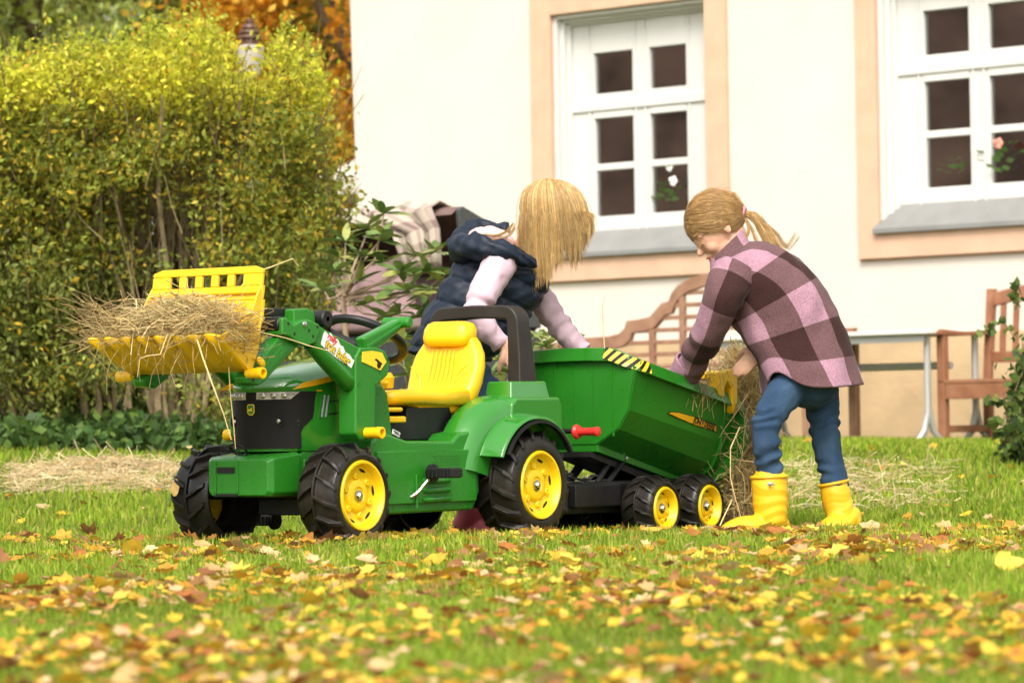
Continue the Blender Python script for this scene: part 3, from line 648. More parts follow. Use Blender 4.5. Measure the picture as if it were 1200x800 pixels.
for hx, hy, hd in heads:
    c = at(hx, hy, hd) - rp0; b = MB(); m1 = fork.lerp(c, .5) + Vector((0, 0, -.02)); b.tube([fork * .97, fork.lerp(c, .22) + Vector((0, 0, -.015)), m1 + Vector((rng.normal(0, .02), rng.normal(0, .02), -.01)), c], [.009, .008, .006, .003], 6); b.build('branch', M['palebark'], rho)
    whorl(rho, c, int(rng.integers(8, 11)), .105)
    if hx > 440: whorl(rho, c + Vector((rng.normal(0, .03), rng.normal(0, .05), -.09)), 7, .10)
gs0 = on_ground(590, 13.6); gsh = empty('leafy_shrub', gs0); tag(gsh, 'low broad leaved green shrub behind the child in the navy vest', 'shrub')
for hx, hy, hd in [(500, 440, 14), (487, 410, 14.2), (575, 440, 13.6), (590, 455, 13.4), (603, 438, 13.6), (597, 470, 13.4), (618, 455, 13.5), (640, 405, 13.9), (655, 400, 13.7), (585, 420, 13.8), (570, 470, 13.5), (625, 425, 13.8), (470, 400, 14.3), (500, 400, 14.4), (610, 405, 14), (645, 425, 13.8), (480, 440, 14), (630, 395, 14.1), (655, 420, 13.9)]:
    c = at(hx, hy, hd) - gs0; b = MB(); j_ = rng.normal(0, .07, 2); b.tube([(c.x * .75 + j_[0], c.y * .5, -.02), (c.x * .9 + j_[1], c.y * .8, c.z * .35), (c.x * .96, c.y, c.z * .75), c], [.006, .005, .004, .002], 5); b.build('branch', M['stem'], gsh); whorl(gsh, c, 9, .10)
    whorl(gsh, c + Vector((rng.normal(0, .04), rng.normal(0, .05), -.10)), 7, .10)

# ================================================================== ivy at the right edge
ip = on_ground(1198, 15.5); ivy = empty('ivy_bush', ip); tag(ivy, 'trailing ivy bush at the right edge of the lawn', 'ivy')
ps = []; 
for k in range(40):
    a = np.array([rng.normal(.03, .05), rng.normal(0, .08), 0]); e = np.array(at(rng.normal(1206, 15), rng.uniform(395, 512), 15.5 + rng.normal(0, .12)) - ip); m1 = a * .5 + e * .5 + rng.normal(0, .05, 3)
    b = MB(); b.tube([a, m1, e], [.006, .004, .002], 5); b.build('stem', M['stem'], ivy)
    for j in range(46):
        t = rng.random(); ps.append(a * (1 - t) ** 2 + 2 * m1 * t * (1 - t) + e * t * t + rng.normal(0, .03, 3))
for pth in ([(1192, 400), (1175, 375), (1160, 385), (1148, 392)], [(1190, 480), (1172, 470), (1158, 468)], [(1196, 360), (1185, 345), (1192, 335)], [(1185, 520), (1168, 505), (1160, 490)]):
    pts = [at(px, py, 15.4) - ip for px, py in pth]; b = MB(); b.tube(pts, .003, 5); b.build('tendril', M['stem'], ivy)
    for p0, p1 in zip(pts[:-1], pts[1:]):
        for j in range(9): ps.append(np.array(p0.lerp(p1, rng.random())) + rng.normal(0, .012, 3))
ps = np.array(ps); ps[:, 2] = np.maximum(ps[:, 2], .02); V, Fc, T = leaf_cloud(ps, .024 * (.6 + .7 * rng.random(len(ps))), pick([(.08, .14, .03), (.13, .20, .045), (.05, .09, .025), (.20, .24, .06)], len(ps), .2), .75)
tag(link_mesh('foliage', np_mesh('foliage', V, Fc, M['foliage'], T), ivy), kind='stuff')
# ================================================================== ride-on toy tractor
TH = math.radians(54.5); FW = Vector((-math.cos(TH), -math.sin(TH), 0)); NL = Vector((math.sin(TH), -math.cos(TH), 0))
TO = at(427, 641, 10.0) - FW * .44 - NL * .305; TO.z = 0
T_ROT = math.atan2(FW.y, FW.x)
def tx(px, py, y):                       # tractor-local (x, z) of a pixel on the lateral plane y
    r = ray(px, py); t = (y - (CAM_C - TO).dot(NL)) / r.dot(NL); p = CAM_C + r * t - TO; return (p.dot(FW), p.z)
def ty(px, py, x):                       # tractor-local (y, z) of a pixel on the cross plane x
    r = ray(px, py); t = (x - (CAM_C - TO).dot(FW)) / r.dot(FW); p = CAM_C + r * t - TO; return (p.dot(NL), p.z)
G1 = (.018, .165, .012)
M['green'] = mat('green_plastic', G1, .30, .5, var=.06, vscale=6, bump=.03, bscale=220, rvar=.09)
M['greenhood'] = mat('glossy_green_hood', (.022, .18, .014), .16, .6, var=.05, vscale=6, coat=.5)
M['yellow'] = mat('yellow_plastic', (.80, .47, .003), .36, .5, var=.04, vscale=7, bump=.03, bscale=180, rvar=.08)
M['yellowrim'] = mat('yellow_rim_plastic', (.78, .52, .004), .4, .5, var=.05, vscale=14, rvar=.08)
M['black'] = mat('black_plastic', (.008, .008, .008), .45, .35, var=.3, vscale=12, bump=.05, bscale=150, rvar=.1)
M['grille'] = mat('black_grille_film', (.008, .007, .006), .6, .2)
M['tyre'] = mat('black_tyre_plastic', (.006, .006, .006), .34, .28, col2=(.022, .018, .013), vscale=9, bump=.12, bscale=90, rvar=.12, detail=8)
M['rollbar'] = mat('brown_black_roll_bar', (.022, .018, .015), .4, .35, var=.2, vscale=9, rvar=.1)
M['red'] = mat('red_grip', (.60, .025, .02), .4, .5)
M['chrome'] = mat('zinc_steel', (.55, .54, .52), .25, .5, metal=1)
M['lamp'] = mat('lamp_lens_film', (.55, .50, .42), .15, .6, col2=(.13, .11, .09), vscale=38, coat=1)
M['stickerwhite'] = mat('sticker_white', (.75, .75, .72), .35, .5); M['stickeryellow'] = mat('sticker_yellow', (.82, .56, .02), .3, .5); M['stickerred'] = mat('sticker_red', (.62, .03, .05), .3, .5); M['stickergrey'] = mat('sticker_grey', (.30, .31, .32), .3, .5)
M['stripe'] = mat('amber_stripe', (.72, .36, .01), .25, .5, coat=.4)
tr = empty('toy_tractor', TO, T_ROT); tag(tr, 'green and yellow ride-on toy tractor with raised front loader bucket', 'toy tractor')

# ---------------------------------------------------------------- wheels
def make_wheel(name, parent, R, W, rr, nl, loc, flip=False, nb=6):
    """axis along local y, outer face at y = 0, body towards -y"""
    hub = MB(); hub.lathe([(0, -.014), (.009, -.014), (.009, -.010), (.0075, -.008), (0, -.008)], n=6); hub.lathe([(.016, -.019), (.016, -.0155), (.0, -.0145)], n=20)
    w = hub.build(name, M['chrome'], parent); w.location = loc
    if flip: w.rotation_euler.z = PI
    t = MB(); h = R * .105; Rb = R - h            # carcass radius below the lugs
    t.lathe([(rr, -.034), (rr + .002, -.006), (rr + .008, -.001), (Rb * .86, .0), (Rb * .90, -.003), (Rb * .955, -.008), (Rb * .985, -.018), (Rb, -.03), (Rb + h * .12, -W * .42), (Rb + h * .2, -W * .47), (Rb + h * .85, -W * .475), (Rb + h * .85, -W * .525), (Rb + h * .2, -W * .53), (Rb, -W * .58), (Rb, -W + .022), (Rb * .97, -W + .006), (Rb * .93, -W), (Rb * .88, -W), (Rb * .86, -W + .004), (Rb * .85, -W * .30), (rr, -.034)], n=72)
    def lug(a0, ys, rs, da, hw0, hw1):
        # ys/rs: centre line; swept block with height h standing on the carcass
        rings = []
        for y, r, a, hwid in zip(ys, rs, [a0 + da * k / (len(ys) - 1) for k in range(len(ys))], np.linspace(hw0, hw1, len(ys))):
            ring = []
            for sa, dr in ((-1.25, -.006), (1.25, -.006), (.8, h), (-.8, h)):
                aa = a + sa * hwid / R; q = r + dr if dr < 0 else r + h * (1 if r > Rb * .97 else .55); ring.append((q * math.cos(aa), y, q * math.sin(aa)))
            rings.append(ring)
        t.loft(rings)
    for k in range(nl):
        a = 2 * PI * k / nl
        lug(a, [-W * .47, -W * .30, -.026, -.010, -.0015], [Rb + h * .05, Rb, Rb - .001, Rb * .965, Rb * .90], -.26, R * .042, R * .060)
        a += PI / nl
        lug(a, [-W * .53, -W * .70, -W + .026, -W + .010], [Rb + h * .05, Rb, Rb - .001, Rb * .965], -.26, R * .042, R * .060)
    t.build('tyre', M['tyre'], w, ang=40, bevel=.0018, seg=1)
    r = MB()
    r.lathe([(rr + .001, -.030), (rr + .003, -.004), (rr, .0015), (rr - .006, .001), (rr - .010, -.006), (rr - .014, -.020), (rr * .74, -.026), (rr * .50, -.027), (rr * .46, -.020), (rr * .40, -.0175), (rr * .26, -.0175), (rr * .235, -.021), (.0, -.021)], n=56)
    for k in range(nb):
        a = 2 * PI * k / nb + .35; c = (rr * .58 * math.cos(a), 0, rr * .58 * math.sin(a)); q = rr * .085
        r.lathe([(q * 1.35, -.028), (q * 1.2, -.020), (q, -.0175), (q * .45, -.0172), (q * .4, -.0195), (0, -.0195)], c=c, n=14)
    r.cur = 1
    for k in range(nb):                                              # black inlays on the dish painting the shade of its slots
        a = 2 * PI * (k + .5) / nb + .35; R_ = Matrix.Rotation(-a, 3, 'Y'); r.ball((rr * .775 * math.cos(a), -.0245, rr * .775 * math.sin(a)), (rr * .055, .0022, rr * .17), 12, 6, R_)
    r.build('rim', [M['yellowrim'], M['black']], w, ang=40)
    return w
make_wheel('wheel', tr, .151, .140, .098, 15, (.44, .305, .147)); make_wheel('wheel', tr, .151, .140, .098, 15, (.44, -.305, .147), True)
make_wheel('wheel', tr, .172, .148, .102, 16, (-.44, .305, .157)); make_wheel('wheel', tr, .172, .148, .102, 16, (-.44, -.305, .157), True)
leafm = mat('stuck_tan_leaf', (.55, .36, .13), .7, .2, var=.15, vscale=40)

# ---------------------------------------------------------------- chassis, weight, body
b = MB(); b.box2((-.62, -.10, .09), (.42, .10, .20)); b.tube([(.44, -.29, .147), (.44, .29, .147)], .012, 8); b.tube([(-.44, -.29, .15), (-.44, .29, .15)], .012, 8); b.build('chassis', M['black'], tr, bevel=.006)
b = MB(); ring = lambda x, w, z0, z1, c=.012: [(x, -w, z0 + c), (x, -w + c, z0), (x, w - c, z0), (x, w, z0 + c), (x, w, z1 - c * .5), (x, w - c, z1), (x, -w + c, z1), (x, -w, z1 - c * .5)]
b.loft([ring(.628, .108, .152, .254), ring(.612, .120, .148, .262), ring(.50, .125, .148, .274), ring(.49, .112, .150, .270)])
wt = b.build('front_weight', M['green'], tr, bevel=.004)
b = MB(); b.box2((.622, -.075, .216), (.6318, -.012, .233)); b.build('slot_shade', M['black'], wt); b = MB(); b.box2((.621, -.082, .150), (.6305, -.002, .158)); b.build('notch_shade', M['black'], wt)  # black blocks give slot and notch their recess shade as colour
for yy in (-.086, -.004):
    b = MB(); b.box2((.60, yy, .160), (.6322, yy + .006, .250)); b.build('rib', M['green'], wt, bevel=.002)
b = MB(); b.tube([(.60 + .022 * math.cos(t), -.02 + .026 * math.sin(t), .282 + .016 * math.cos(t)) for t in np.linspace(0, 2 * PI, 18)], .0035, 6); b.build('tow_ring', M['black'], tr)
b = MB(); b.prism([(.50, .155), (.50, .262), (.47, .278), (.20, .278), (.20, .10), (.36, .10), (.40, .15)], -.118, .118); b.build('front_axle_housing', M['green'], tr, bevel=.006)
b = MB()
for s in (-1, 1): b.prism([(.485, .205), (.485, .252), (.40, .252), (.415, .222), (.44, .205)], s * .118, s * .128)
b.build('side_recess_panel', M['green'], tr, bevel=.004)
b = MB(); b.box2((.40, -.17, .155), (.46, .17, .18)); b.tube([(.50, .16, .13), (.47, .175, .10), (.455, .165, .075), (.475, .15, .07), (.50, .155, .09)], .006, 6); b.build('steering_linkage', M['black'], tr, bevel=.004)
# main body tub between the wheels: profile lofted across with the stepped upper edge of the photo
def body_side(s):
    b = MB(); y0, y1 = s * .10, s * .205
    low = [(.27, .085), (-.20, .088), (-.245, .12), (-.25, .26), (-.25, .275)]
    prof = [(.27, .085), (.27, .30), (.235, .318), (.19, .322), (.10, .300), (-.125, .296), (-.155, .318), (-.255, .330), (-.258, .14), (-.225, .088)]
    b.prism(prof, y0, y1)
    o = b.build('body_side', M['green'], tr, bevel=.010, seg=3)
    k = MB(); k.prism([(.255, .115), (.255, .27), (-.02, .27), (-.02, .27), (-.225, .27), (-.225, .115)], y1, y1 + s * .012); k.build('side_panel', M['green'], o, bevel=.008, seg=3)
    for z in (.125, .152, .18):
        r = MB(); r.tube([(.045, y1 + s * .012, z), (.03, y1 + s * .017, z), (-.075, y1 + s * .017, z), (-.09, y1 + s * .012, z)], [.005, .0085, .0085, .004], 8); r.build('rib', M['green'], o)
    r = MB(); r.box2((.075, y1 + s * .012, .10), (.082, y1 + s * .0185, .20)); r.build('rib', M['green'], o, bevel=.002)
    g = MB()
    for j in range(4): g.box2((-.14, y1 + s * .012, .252 - j * .0085), (-.005 - .01 * (j % 2), y1 + s * .0132, .2555 - j * .0085))
    g.build('moulded_lettering', M['green'], o)
    return o
for s in (1, -1): body_side(s)
b = MB(); b.prism([(.27, .10), (.27, .33), (.20, .345), (.10, .30), (-.28, .30), (-.28, .10)], -.10, .10); b.build('body_core', M['green'], tr, bevel=.004)
for s in (1, -1):                                                    # pale rounded column beside the loader tower
    b = MB(); b.prism([(.235, .31), (.215, .44), (.20, .468), (.165, .468), (.135, .44), (.115, .31)], s * .115, s * .165); b.build('cowl_cheek', M['green'], tr, bevel=.010, seg=3)
b = MB(); b.prism([(.13, .30), (.09, .365), (-.03, .365), (-.035, .40), (-.25, .40), (-.27, .30)], -.105, .105); b.build('seat_pedestal', M['black'], tr, bevel=.005)
b = MB(); b.box2((.03, -.10, .385), (.14, .14, .398)); b.box2((.015, .06, .352), (.13, .14, .372)); b.build('seat_adjuster', M['yellow'], tr, bevel=.006)
lab = MB(); lab.box((.105, .168, .322), (.036, .0025, .014), Matrix.Rotation(math.radians(-18), 3, 'Y')); lab.build('type_label', M['stickerwhite'], tr)
lab = MB()
for j in range(3): lab.box((.107 - .003 * j, .1695, .3265 - j * .0042), (.026, .0022, .0013), Matrix.Rotation(math.radians(-18), 3, 'Y'))
lab.build('type_print', M['black'], tr)

# ---------------------------------------------------------------- hood with grille
def outline(inset=0, n=13):
    """plan of the bonnet, near rear corner -> nose -> far rear corner, with arc length"""
    w = .132 - inset; pts = [(.13, w), (.30, w + .002), (.40, w), (.462, w - .004)]
    for k in range(n):
        y = (w - .012) * math.cos(PI * k / (n - 1)); pts.append((.563 - inset * .8 - .078 * (abs(y) / .132) ** 2.2, y))
    return pts + [(x, -y) for x, y in pts[3::-1]]
def hood_layers():
    L = []
    for ins, z0, sl_ in ((.006, .276, 0), (.0, .30, 0), (.0, .440, .13), (-.005, .447, .150), (-.006, .456, .155), (.004, .468, .165), (.030, .480, .175), (.075, .487, .18)):
        L.append([(x, y, z0 + sl_ * (.563 - x)) for x, y in outline(ins)])
    return L
b = MB(); HL = hood_layers(); b.loft(HL, cap=True); hood = b.build('hood', M['greenhood'], tr, ang=28)
# surface of the nose, by arc length from the middle
OL = outline(0); mid = len(OL) // 2; arc = [0] * len(OL)
for i in range(mid + 1, len(OL)): arc[i] = arc[i - 1] + math.dist(OL[i], OL[i - 1])
for i in range(mid - 1, -1, -1): arc[i] = arc[i + 1] - math.dist(OL[i], OL[i + 1])
def nose(s_, z, off=.003):               # s_ > 0 towards the near side
    s_ = -s_
    for i in range(len(OL) - 1):
        if arc[i] <= s_ <= arc[i + 1] or i == len(OL) - 2:
            t = (s_ - arc[i]) / (arc[i + 1] - arc[i]); a, c = Vector(OL[i]), Vector(OL[i + 1]); p = a.lerp(c, t); n_ = Vector(((c - a).y, -(c - a).x)).normalized(); n_ = n_ if n_.dot(p - Vector((.3, 0))) > 0 else -n_
            return (p.x + n_.x * off, p.y + n_.y * off, z)
def patch(name, m, parent, f0, f1, zs, off, n=24, th=.003, bevel=0):
    """strip on the bonnet between arc lengths f0(z), f1(z)"""
    b = MB(); front = []; back = []
    for z in zs:
        front.append([nose(f0(z) + (f1(z) - f0(z)) * k / n, z, off) for k in range(n + 1)]); back.append([nose(f0(z) + (f1(z) - f0(z)) * k / n, z, off - th) for k in range(n + 1)])
    for a, c in zip(front[:-1], front[1:]): b.loft([a, c], cap=False, closed=False)
    edge = front[0] + [r[-1] for r in front[1:]] + front[-1][::-1][1:] + [r[0] for r in front[-2:0:-1]]
    eb = back[0] + [r[-1] for r in back[1:]] + back[-1][::-1][1:] + [r[0] for r in back[-2:0:-1]]
    b.loft([edge, eb], cap=False)
    return b.build(name, m, parent, fix=True, ang=50)
sg = lambda z: .148 + .050 * smooth01((z - .330) / .05) + .012 * smooth01((z - .4) / .05)
patch('grille', M['grille'], hood, lambda z: -sg(z), sg, [.284, .31, .33, .343, .355, .37, .39, .42, .446], .0028, 30)
for s in (1, -1):
    patch('headlight', M['lamp'], hood, lambda z, s=s: s * .020 if s > 0 else -(.118 + (z - .424) * 1.2), lambda z, s=s: .118 + (z - .424) * 1.2 if s > 0 else -.020, [.424, .434, .445], .0052, 12)
    for q in (.038, .068, .098):
        b = MB(); p = nose(s * q, .4345, .0045); b.ball(p, (.005, .0105, .0085), 12, 8); b.build('headlight_bulb', M['chrome'], hood)
    b = MB(); p = nose(s * .085, .362, .004); b.lathe([(0, .0), (.0075, 0), (.006, .004), (0, .005)], c=p, n=12, axis='x'); b.build('grille_screw', M['chrome'], hood)
    b = MB(); p = nose(s * .085, .362, .0015); b.lathe([(.018, 0), (.018, .0028), (.012, .003), (.011, .0), (0, 0)], c=p, n=18, axis='x'); b.build('screw_recess', M['black'], hood)
# emblem: yellow leaping-deer badge on a green shield
ep = nose(.0, .395, .0035); b = MB(); b.prism([(-.013, .012), (-.009, .016), (.009, .016), (.013, .012), (.013, -.008), (.006, -.015), (-.006, -.015), (-.013, -.008)], 0, .0015, 'x'); em = b.build('emblem', M['stickeryellow'], hood); em.location = ep
b = MB(); b.prism([(-.0105, .010), (-.008, .0135), (.008, .0135), (.0105, .010), (.0105, -.007), (.005, -.0125), (-.005, -.0125), (-.0105, -.007)], .0015, .0022, 'x'); b.build('emblem_field', M['green'], em)
b = MB(); b.prism([(-.009, -.001), (-.006, .003), (.001, .002), (.004, .0065), (.008, .007), (.0055, .003), (.0045, -.001), (.008, -.004), (.003, -.003), (-.003, -.002), (-.0055, -.006), (-.007, -.002)], .0022, .003, 'x'); b.build('emblem_deer', M['stickeryellow'], em)
# amber side stripe, model print, vent slashes
for s in (1, -1):
    Y = .134
    def side(name, m, pts, off, th=.002):
        b = MB(); y = s * (Y + off); b.prism(pts, y, y - s * th); return b.build(name, m, hood)
    zt_ = lambda x: .4485 + .152 * (.563 - x)
    side('amber_stripe', M['stripe'], [(.545, zt_(.545)), (.50, zt_(.50) + .012), (.36, zt_(.36) + .013), (.36, zt_(.36) - .004), (.46, zt_(.46) - .004)], .0052)
    for x in (.400, .382):
        side('vent_slash', M['stickergrey'], [(x, .435), (x - .006, .435), (x + .010, .372), (x + .016, .372)], .0025)
    for z in (.380, .415): side('panel_groove', M['black'], [(.378, z), (.378, z + .003), (.30, z + .006), (.30, z + .003)], .0018)
    side('model_print', M['stripe'], [(.435, .446), (.435, .4495), (.412, .4495), (.412, .446)], .003)
b = MB(); b.prism([(.36, .28), (.36, .50), (.30, .535), (.16, .545), (.12, .50), (.13, .30)], -.108, .108); b.build('dashboard_cowl', M['black'], tr, bevel=.012)
b = MB(); b.prism([(.335, .46), (.335, .52), (.28, .53), (.28, .47)], .108, .125); b.build('hood_latch', M['yellow'], tr, bevel=.006)

# ---------------------------------------------------------------- front loader
def loader(s):
    P = lambda pts, yo=.235: [tx(px, py, yo) for px, py in pts]
    yo, yi = s * .235, s * .170
    t = MB(); t.prism(P([(417, 449), (417, 508), (422, 516), (437, 514), (440, 500), (441, 452), (455, 440), (458, 424), (452, 411), (440, 406), (423, 407), (417, 418)]), yi, yo); tw_ = t.build('loader_tower', M['green'], tr, bevel=.006, seg=3)
    t = MB(); t.prism(P([(424, 412), (436, 411), (447, 413), (452, 424), (449, 428), (445, 434), (439, 431), (424, 424)]), yo, yo + s * .003); t.build('hex_sticker', M['stickeryellow'], tw_)
    t = MB(); t.prism(P([(438, 421), (440, 420), (447, 426), (445, 428)]), yo + s * .003, yo + s * .0038); pc = P([(443, 428)])[0]; t.lathe([(0, 0), (.009, 0), (.009, .0009), (0, .0009)], c=(pc[0], yo + s * .0031, pc[1]), n=14); t.build('lock_print', M['black'], tw_)
    for q in [(423, 413), (445, 435), (421, 450), (440, 451), (455, 421)]:
        t = MB(); x, z = P([q])[0]; t.lathe([(.006, .001), (.0045, .0015), (.004, -.002), (0, -.002)] if s > 0 else [(.006, -.001), (.0045, -.0015), (.004, .002), (0, .002)], c=(x, yo, z), n=12); t.build('screw_boss', M['black'] if q[0] == 455 else M['green'], tw_)
    for q in [(436, 507)]:
        x, z = tx(*q, .255); t = MB(); t.tube([(x, s * .20, z), (x, s * .275, z)], .016, 16); t.lathe([(.0165, s * .272), (.018, s * .276), (.017, s * .292), (.012, s * .293), (.011, s * .28), (0, s * .28)], c=(x, 0, z), n=16); t.build('locking_pin', M['yellow'], tw_)
    # main arm: flat upper beam and round lower tube
    a = MB(); a.prism(P([(428, 411), (419, 406), (385, 388), (372, 380), (362, 384), (360, 398), (372, 404), (420, 448), (424, 430)], .228), s * .180, s * .228); arm = a.build('loader_arm', M['green'], tr, bevel=.005, seg=3)
    a = MB(); p0, p1 = tx(366, 401, .215), tx(413, 450, .215); m_ = [tx(384, 420, .215), tx(402, 439, .215)]
    a.tube([(p0[0] + .005, s * .205, p0[1]), (p0[0], s * .205, p0[1]), (m_[0][0], s * .205, m_[0][1]), (m_[1][0], s * .205, m_[1][1]), (p1[0], s * .205, p1[1]), (p1[0] - .012, s * .205, p1[1] - .012)], [.012, .022, .026, .027, .026, .014], 14); a.build('arm_tube', M['green'], arm)
    # elbow plate and block
    a = MB(); a.prism(P([(331, 372), (336, 372), (345, 380), (354, 375), (362, 374), (374, 379), (377, 385), (370, 402), (360, 406), (348, 402), (340, 395), (331, 392)], .236), s * .176, s * .236); a.build('elbow_plate', M['green'], arm, bevel=.006, seg=3)
    a = MB(); a.prism(P([(343, 362), (360, 361), (367, 365), (369, 378), (343, 384)], .20), s * .150, s * .205); a.build('elbow_block', M['green'], arm, bevel=.005)
    x, z = tx(357, 380, .236); a = MB(); a.lathe([(.009, 0), (.008, s * .003), (.003, s * .004), (0, s * .004)], c=(x, s * .236, z), n=12); a.build('elbow_bolt', M['chrome'], arm)
    for q in [(338, 379), (345, 391), (367, 394), (362, 387), (372, 383)]:
        x, z = tx(*q, .236); a = MB(); a.lathe([(.005, 0), (.004, s * .0008), (0, s * .0008)], c=(x, s * .236, z), n=10); a.build('elbow_hole_shade', M['black'], arm)  # flat black discs colour in the darkness of the plate holes
    for q, yy in [((324, 381), .20), ((373, 374), .19)]:
        x, z = tx(*q, yy); a = MB(); a.lathe([(.007, s * .225), (.022, s * .225), (.025, s * .221), (.025, s * .17), (.0, s * .17)], c=(x, 0, z), n=24); a.build('roller', M['black'], arm)
    # link down to the bucket
    a = MB(); a.prism(P([(336, 392), (349, 396), (352, 404), (335, 420), (312, 446), (304, 452), (291, 449), (289, 442), (300, 430), (318, 406), (326, 396)], .215), s * .165, s * .215); lk = a.build('loader_link', M['green'], tr, bevel=.006, seg=3)
    a = MB(); a.prism(P([(331, 404), (340, 408), (312, 438), (304, 434)], .2165), s * .2145, s * .218); a.build('link_recess', M['black'] if s < 0 else M['green'], lk, bevel=.003)
    x, z = tx(300, 437, .24); a = MB(); a.tube([(x, s * .21, z), (x, s * .246, z)], .0145, 16); a.lathe([(.0145, s * .244), (.0165, s * .247), (.016, s * .266), (.011, s * .267), (.010, s * .254), (0, s * .254)], c=(x, 0, z), n=16); a.build('locking_pin', M['yellow'], lk)
    x, z = tx(306, 424, .225); a = MB(); a.ball((x, s * .225, z), (.020, .006, .012), 14, 8, Matrix.Rotation(math.radians(-35), 3, 'Y')); a.build('pin_tab', M['yellow'], lk)
    for q in [(309, 440), (297, 445)]:
        x, z = tx(*q, .215); a = MB(); a.lathe([(.005, 0), (.004, s * .001), (0, s * .001)], c=(x, s * .215, z), n=10); a.build('link_screw', M['chrome'] if q[0] == 309 else M['black'], lk)
    # operating handle
    h0, h1 = tx(426, 407, .215), tx(470, 378, .215)
    if s > 0:
        d_ = Vector((h1[0] - h0[0], h1[1] - h0[1])).normalized(); n_ = Vector((-d_.y, d_.x))
        q = lambda p, k: (p[0] + n_.x * k, p[1] + n_.y * k)
        a = MB(); a.prism([q(h0, -.030), q(h0, .030), q(h1, .014), q(h1, -.014)], s * .190, s * .226); hd = a.build('loader_handle', M['green'], tr, bevel=.008, seg=3)
        a = MB(); a.prism([q(h0, -.006), q(h0, .006), q(h1, .004), q(h1, -.004)], s * .2262, s * .231); a.build('handle_rib', M['green'], hd, bevel=.002)
        a = MB(); a.tube([(h1[0], s * .15, h1[1]), (h1[0], s * .156, h1[1]), (h1[0], s * .245, h1[1]), (h1[0], s * .250, h1[1])], [.012, .017, .017, .012], 14); a.build('handle_grip', M['green'], hd)
    return arm
arm_near = loader(1); loader(-1)
b = MB(); b.prism([tx(300, 361, .17), tx(346, 361, .17), tx(346, 370, .17), tx(300, 371, .17)], .145, .172); b.prism([tx(300, 361, .17), tx(346, 361, .17), tx(346, 370, .17), tx(300, 371, .17)], -.145, -.172); b.build('tilt_rod', M['black'], tr, bevel=.004)
x, z = tx(373, 374, .19); b = MB(); b.tube([(x, -.17, z), (x, .17, z)], .012, 10); x, z = tx(324, 381, .2); b.tube([(x, -.17, z), (x, .17, z)], .012, 10); b.build('cross_shaft', M['black'], tr)
# arm decal: jagged white backing, red and yellow words
pa_, pb_ = Vector(tx(378, 397, .2285)), Vector(tx(413, 426, .2285)); cdec = (pa_ + pb_) / 2; ddir = (pb_ - pa_); Ld = ddir.length; ddir.normalize(); dn = Vector((-ddir.y, ddir.x)); dn = dn if dn.y > 0 else -dn
b = MB(); jag = [(-.52, .35), (-.50, .62), (-.38, .55), (-.34, .8), (-.20, .62), (-.10, .78), (.02, .52), (.10, .6), (.2, .35), (.34, .42), (.46, .28), (.52, .3), (.5, -.35), (.3, -.42), (.0, -.5), (-.3, -.5), (-.5, -.45)]
HD_ = .040; b.prism([tuple(cdec + ddir * (u * Ld) + dn * (v * HD_)) for u, v in jag], .2285, .2298); dec = b.build('arm_decal', M['stickerwhite'], arm_near)
def decal_text(txt, size, u, v, m, name, parent, base, dirx, diry, y, shear=0, bold=0, sx=1):
    me = text_mesh(txt, size, shear, bold, .0004); me.materials.clear(); me.materials.append(m)
    c = base + dirx * u + diry * v; X = Vector((dirx.x, 0, dirx.y)); Z = Vector((diry.x, 0, diry.y)); Yv = X.cross(Z)
    R = Matrix((X * sx, Z, -Yv if False else X.cross(Z))).transposed(); me.transform(Matrix.Translation((c.x, y, c.y)) @ R.to_4x4()); return link_mesh(name, me, parent)
decal_text('trac lader', .036, 0, -.004, M['black'], 'decal_shadow', dec, cdec, ddir, dn, .2303, .1, .0022, .86)
decal_text('trac lader', .036, 0, -.004, M['stickeryellow'], 'decal_words', dec, cdec, ddir, dn, .2312, .1, .0003, .86)
decal_text('rolly', .027, -.040, .020, M['stickerred'], 'decal_word', dec, cdec, ddir, dn, .2312, .2, .0006, .9)

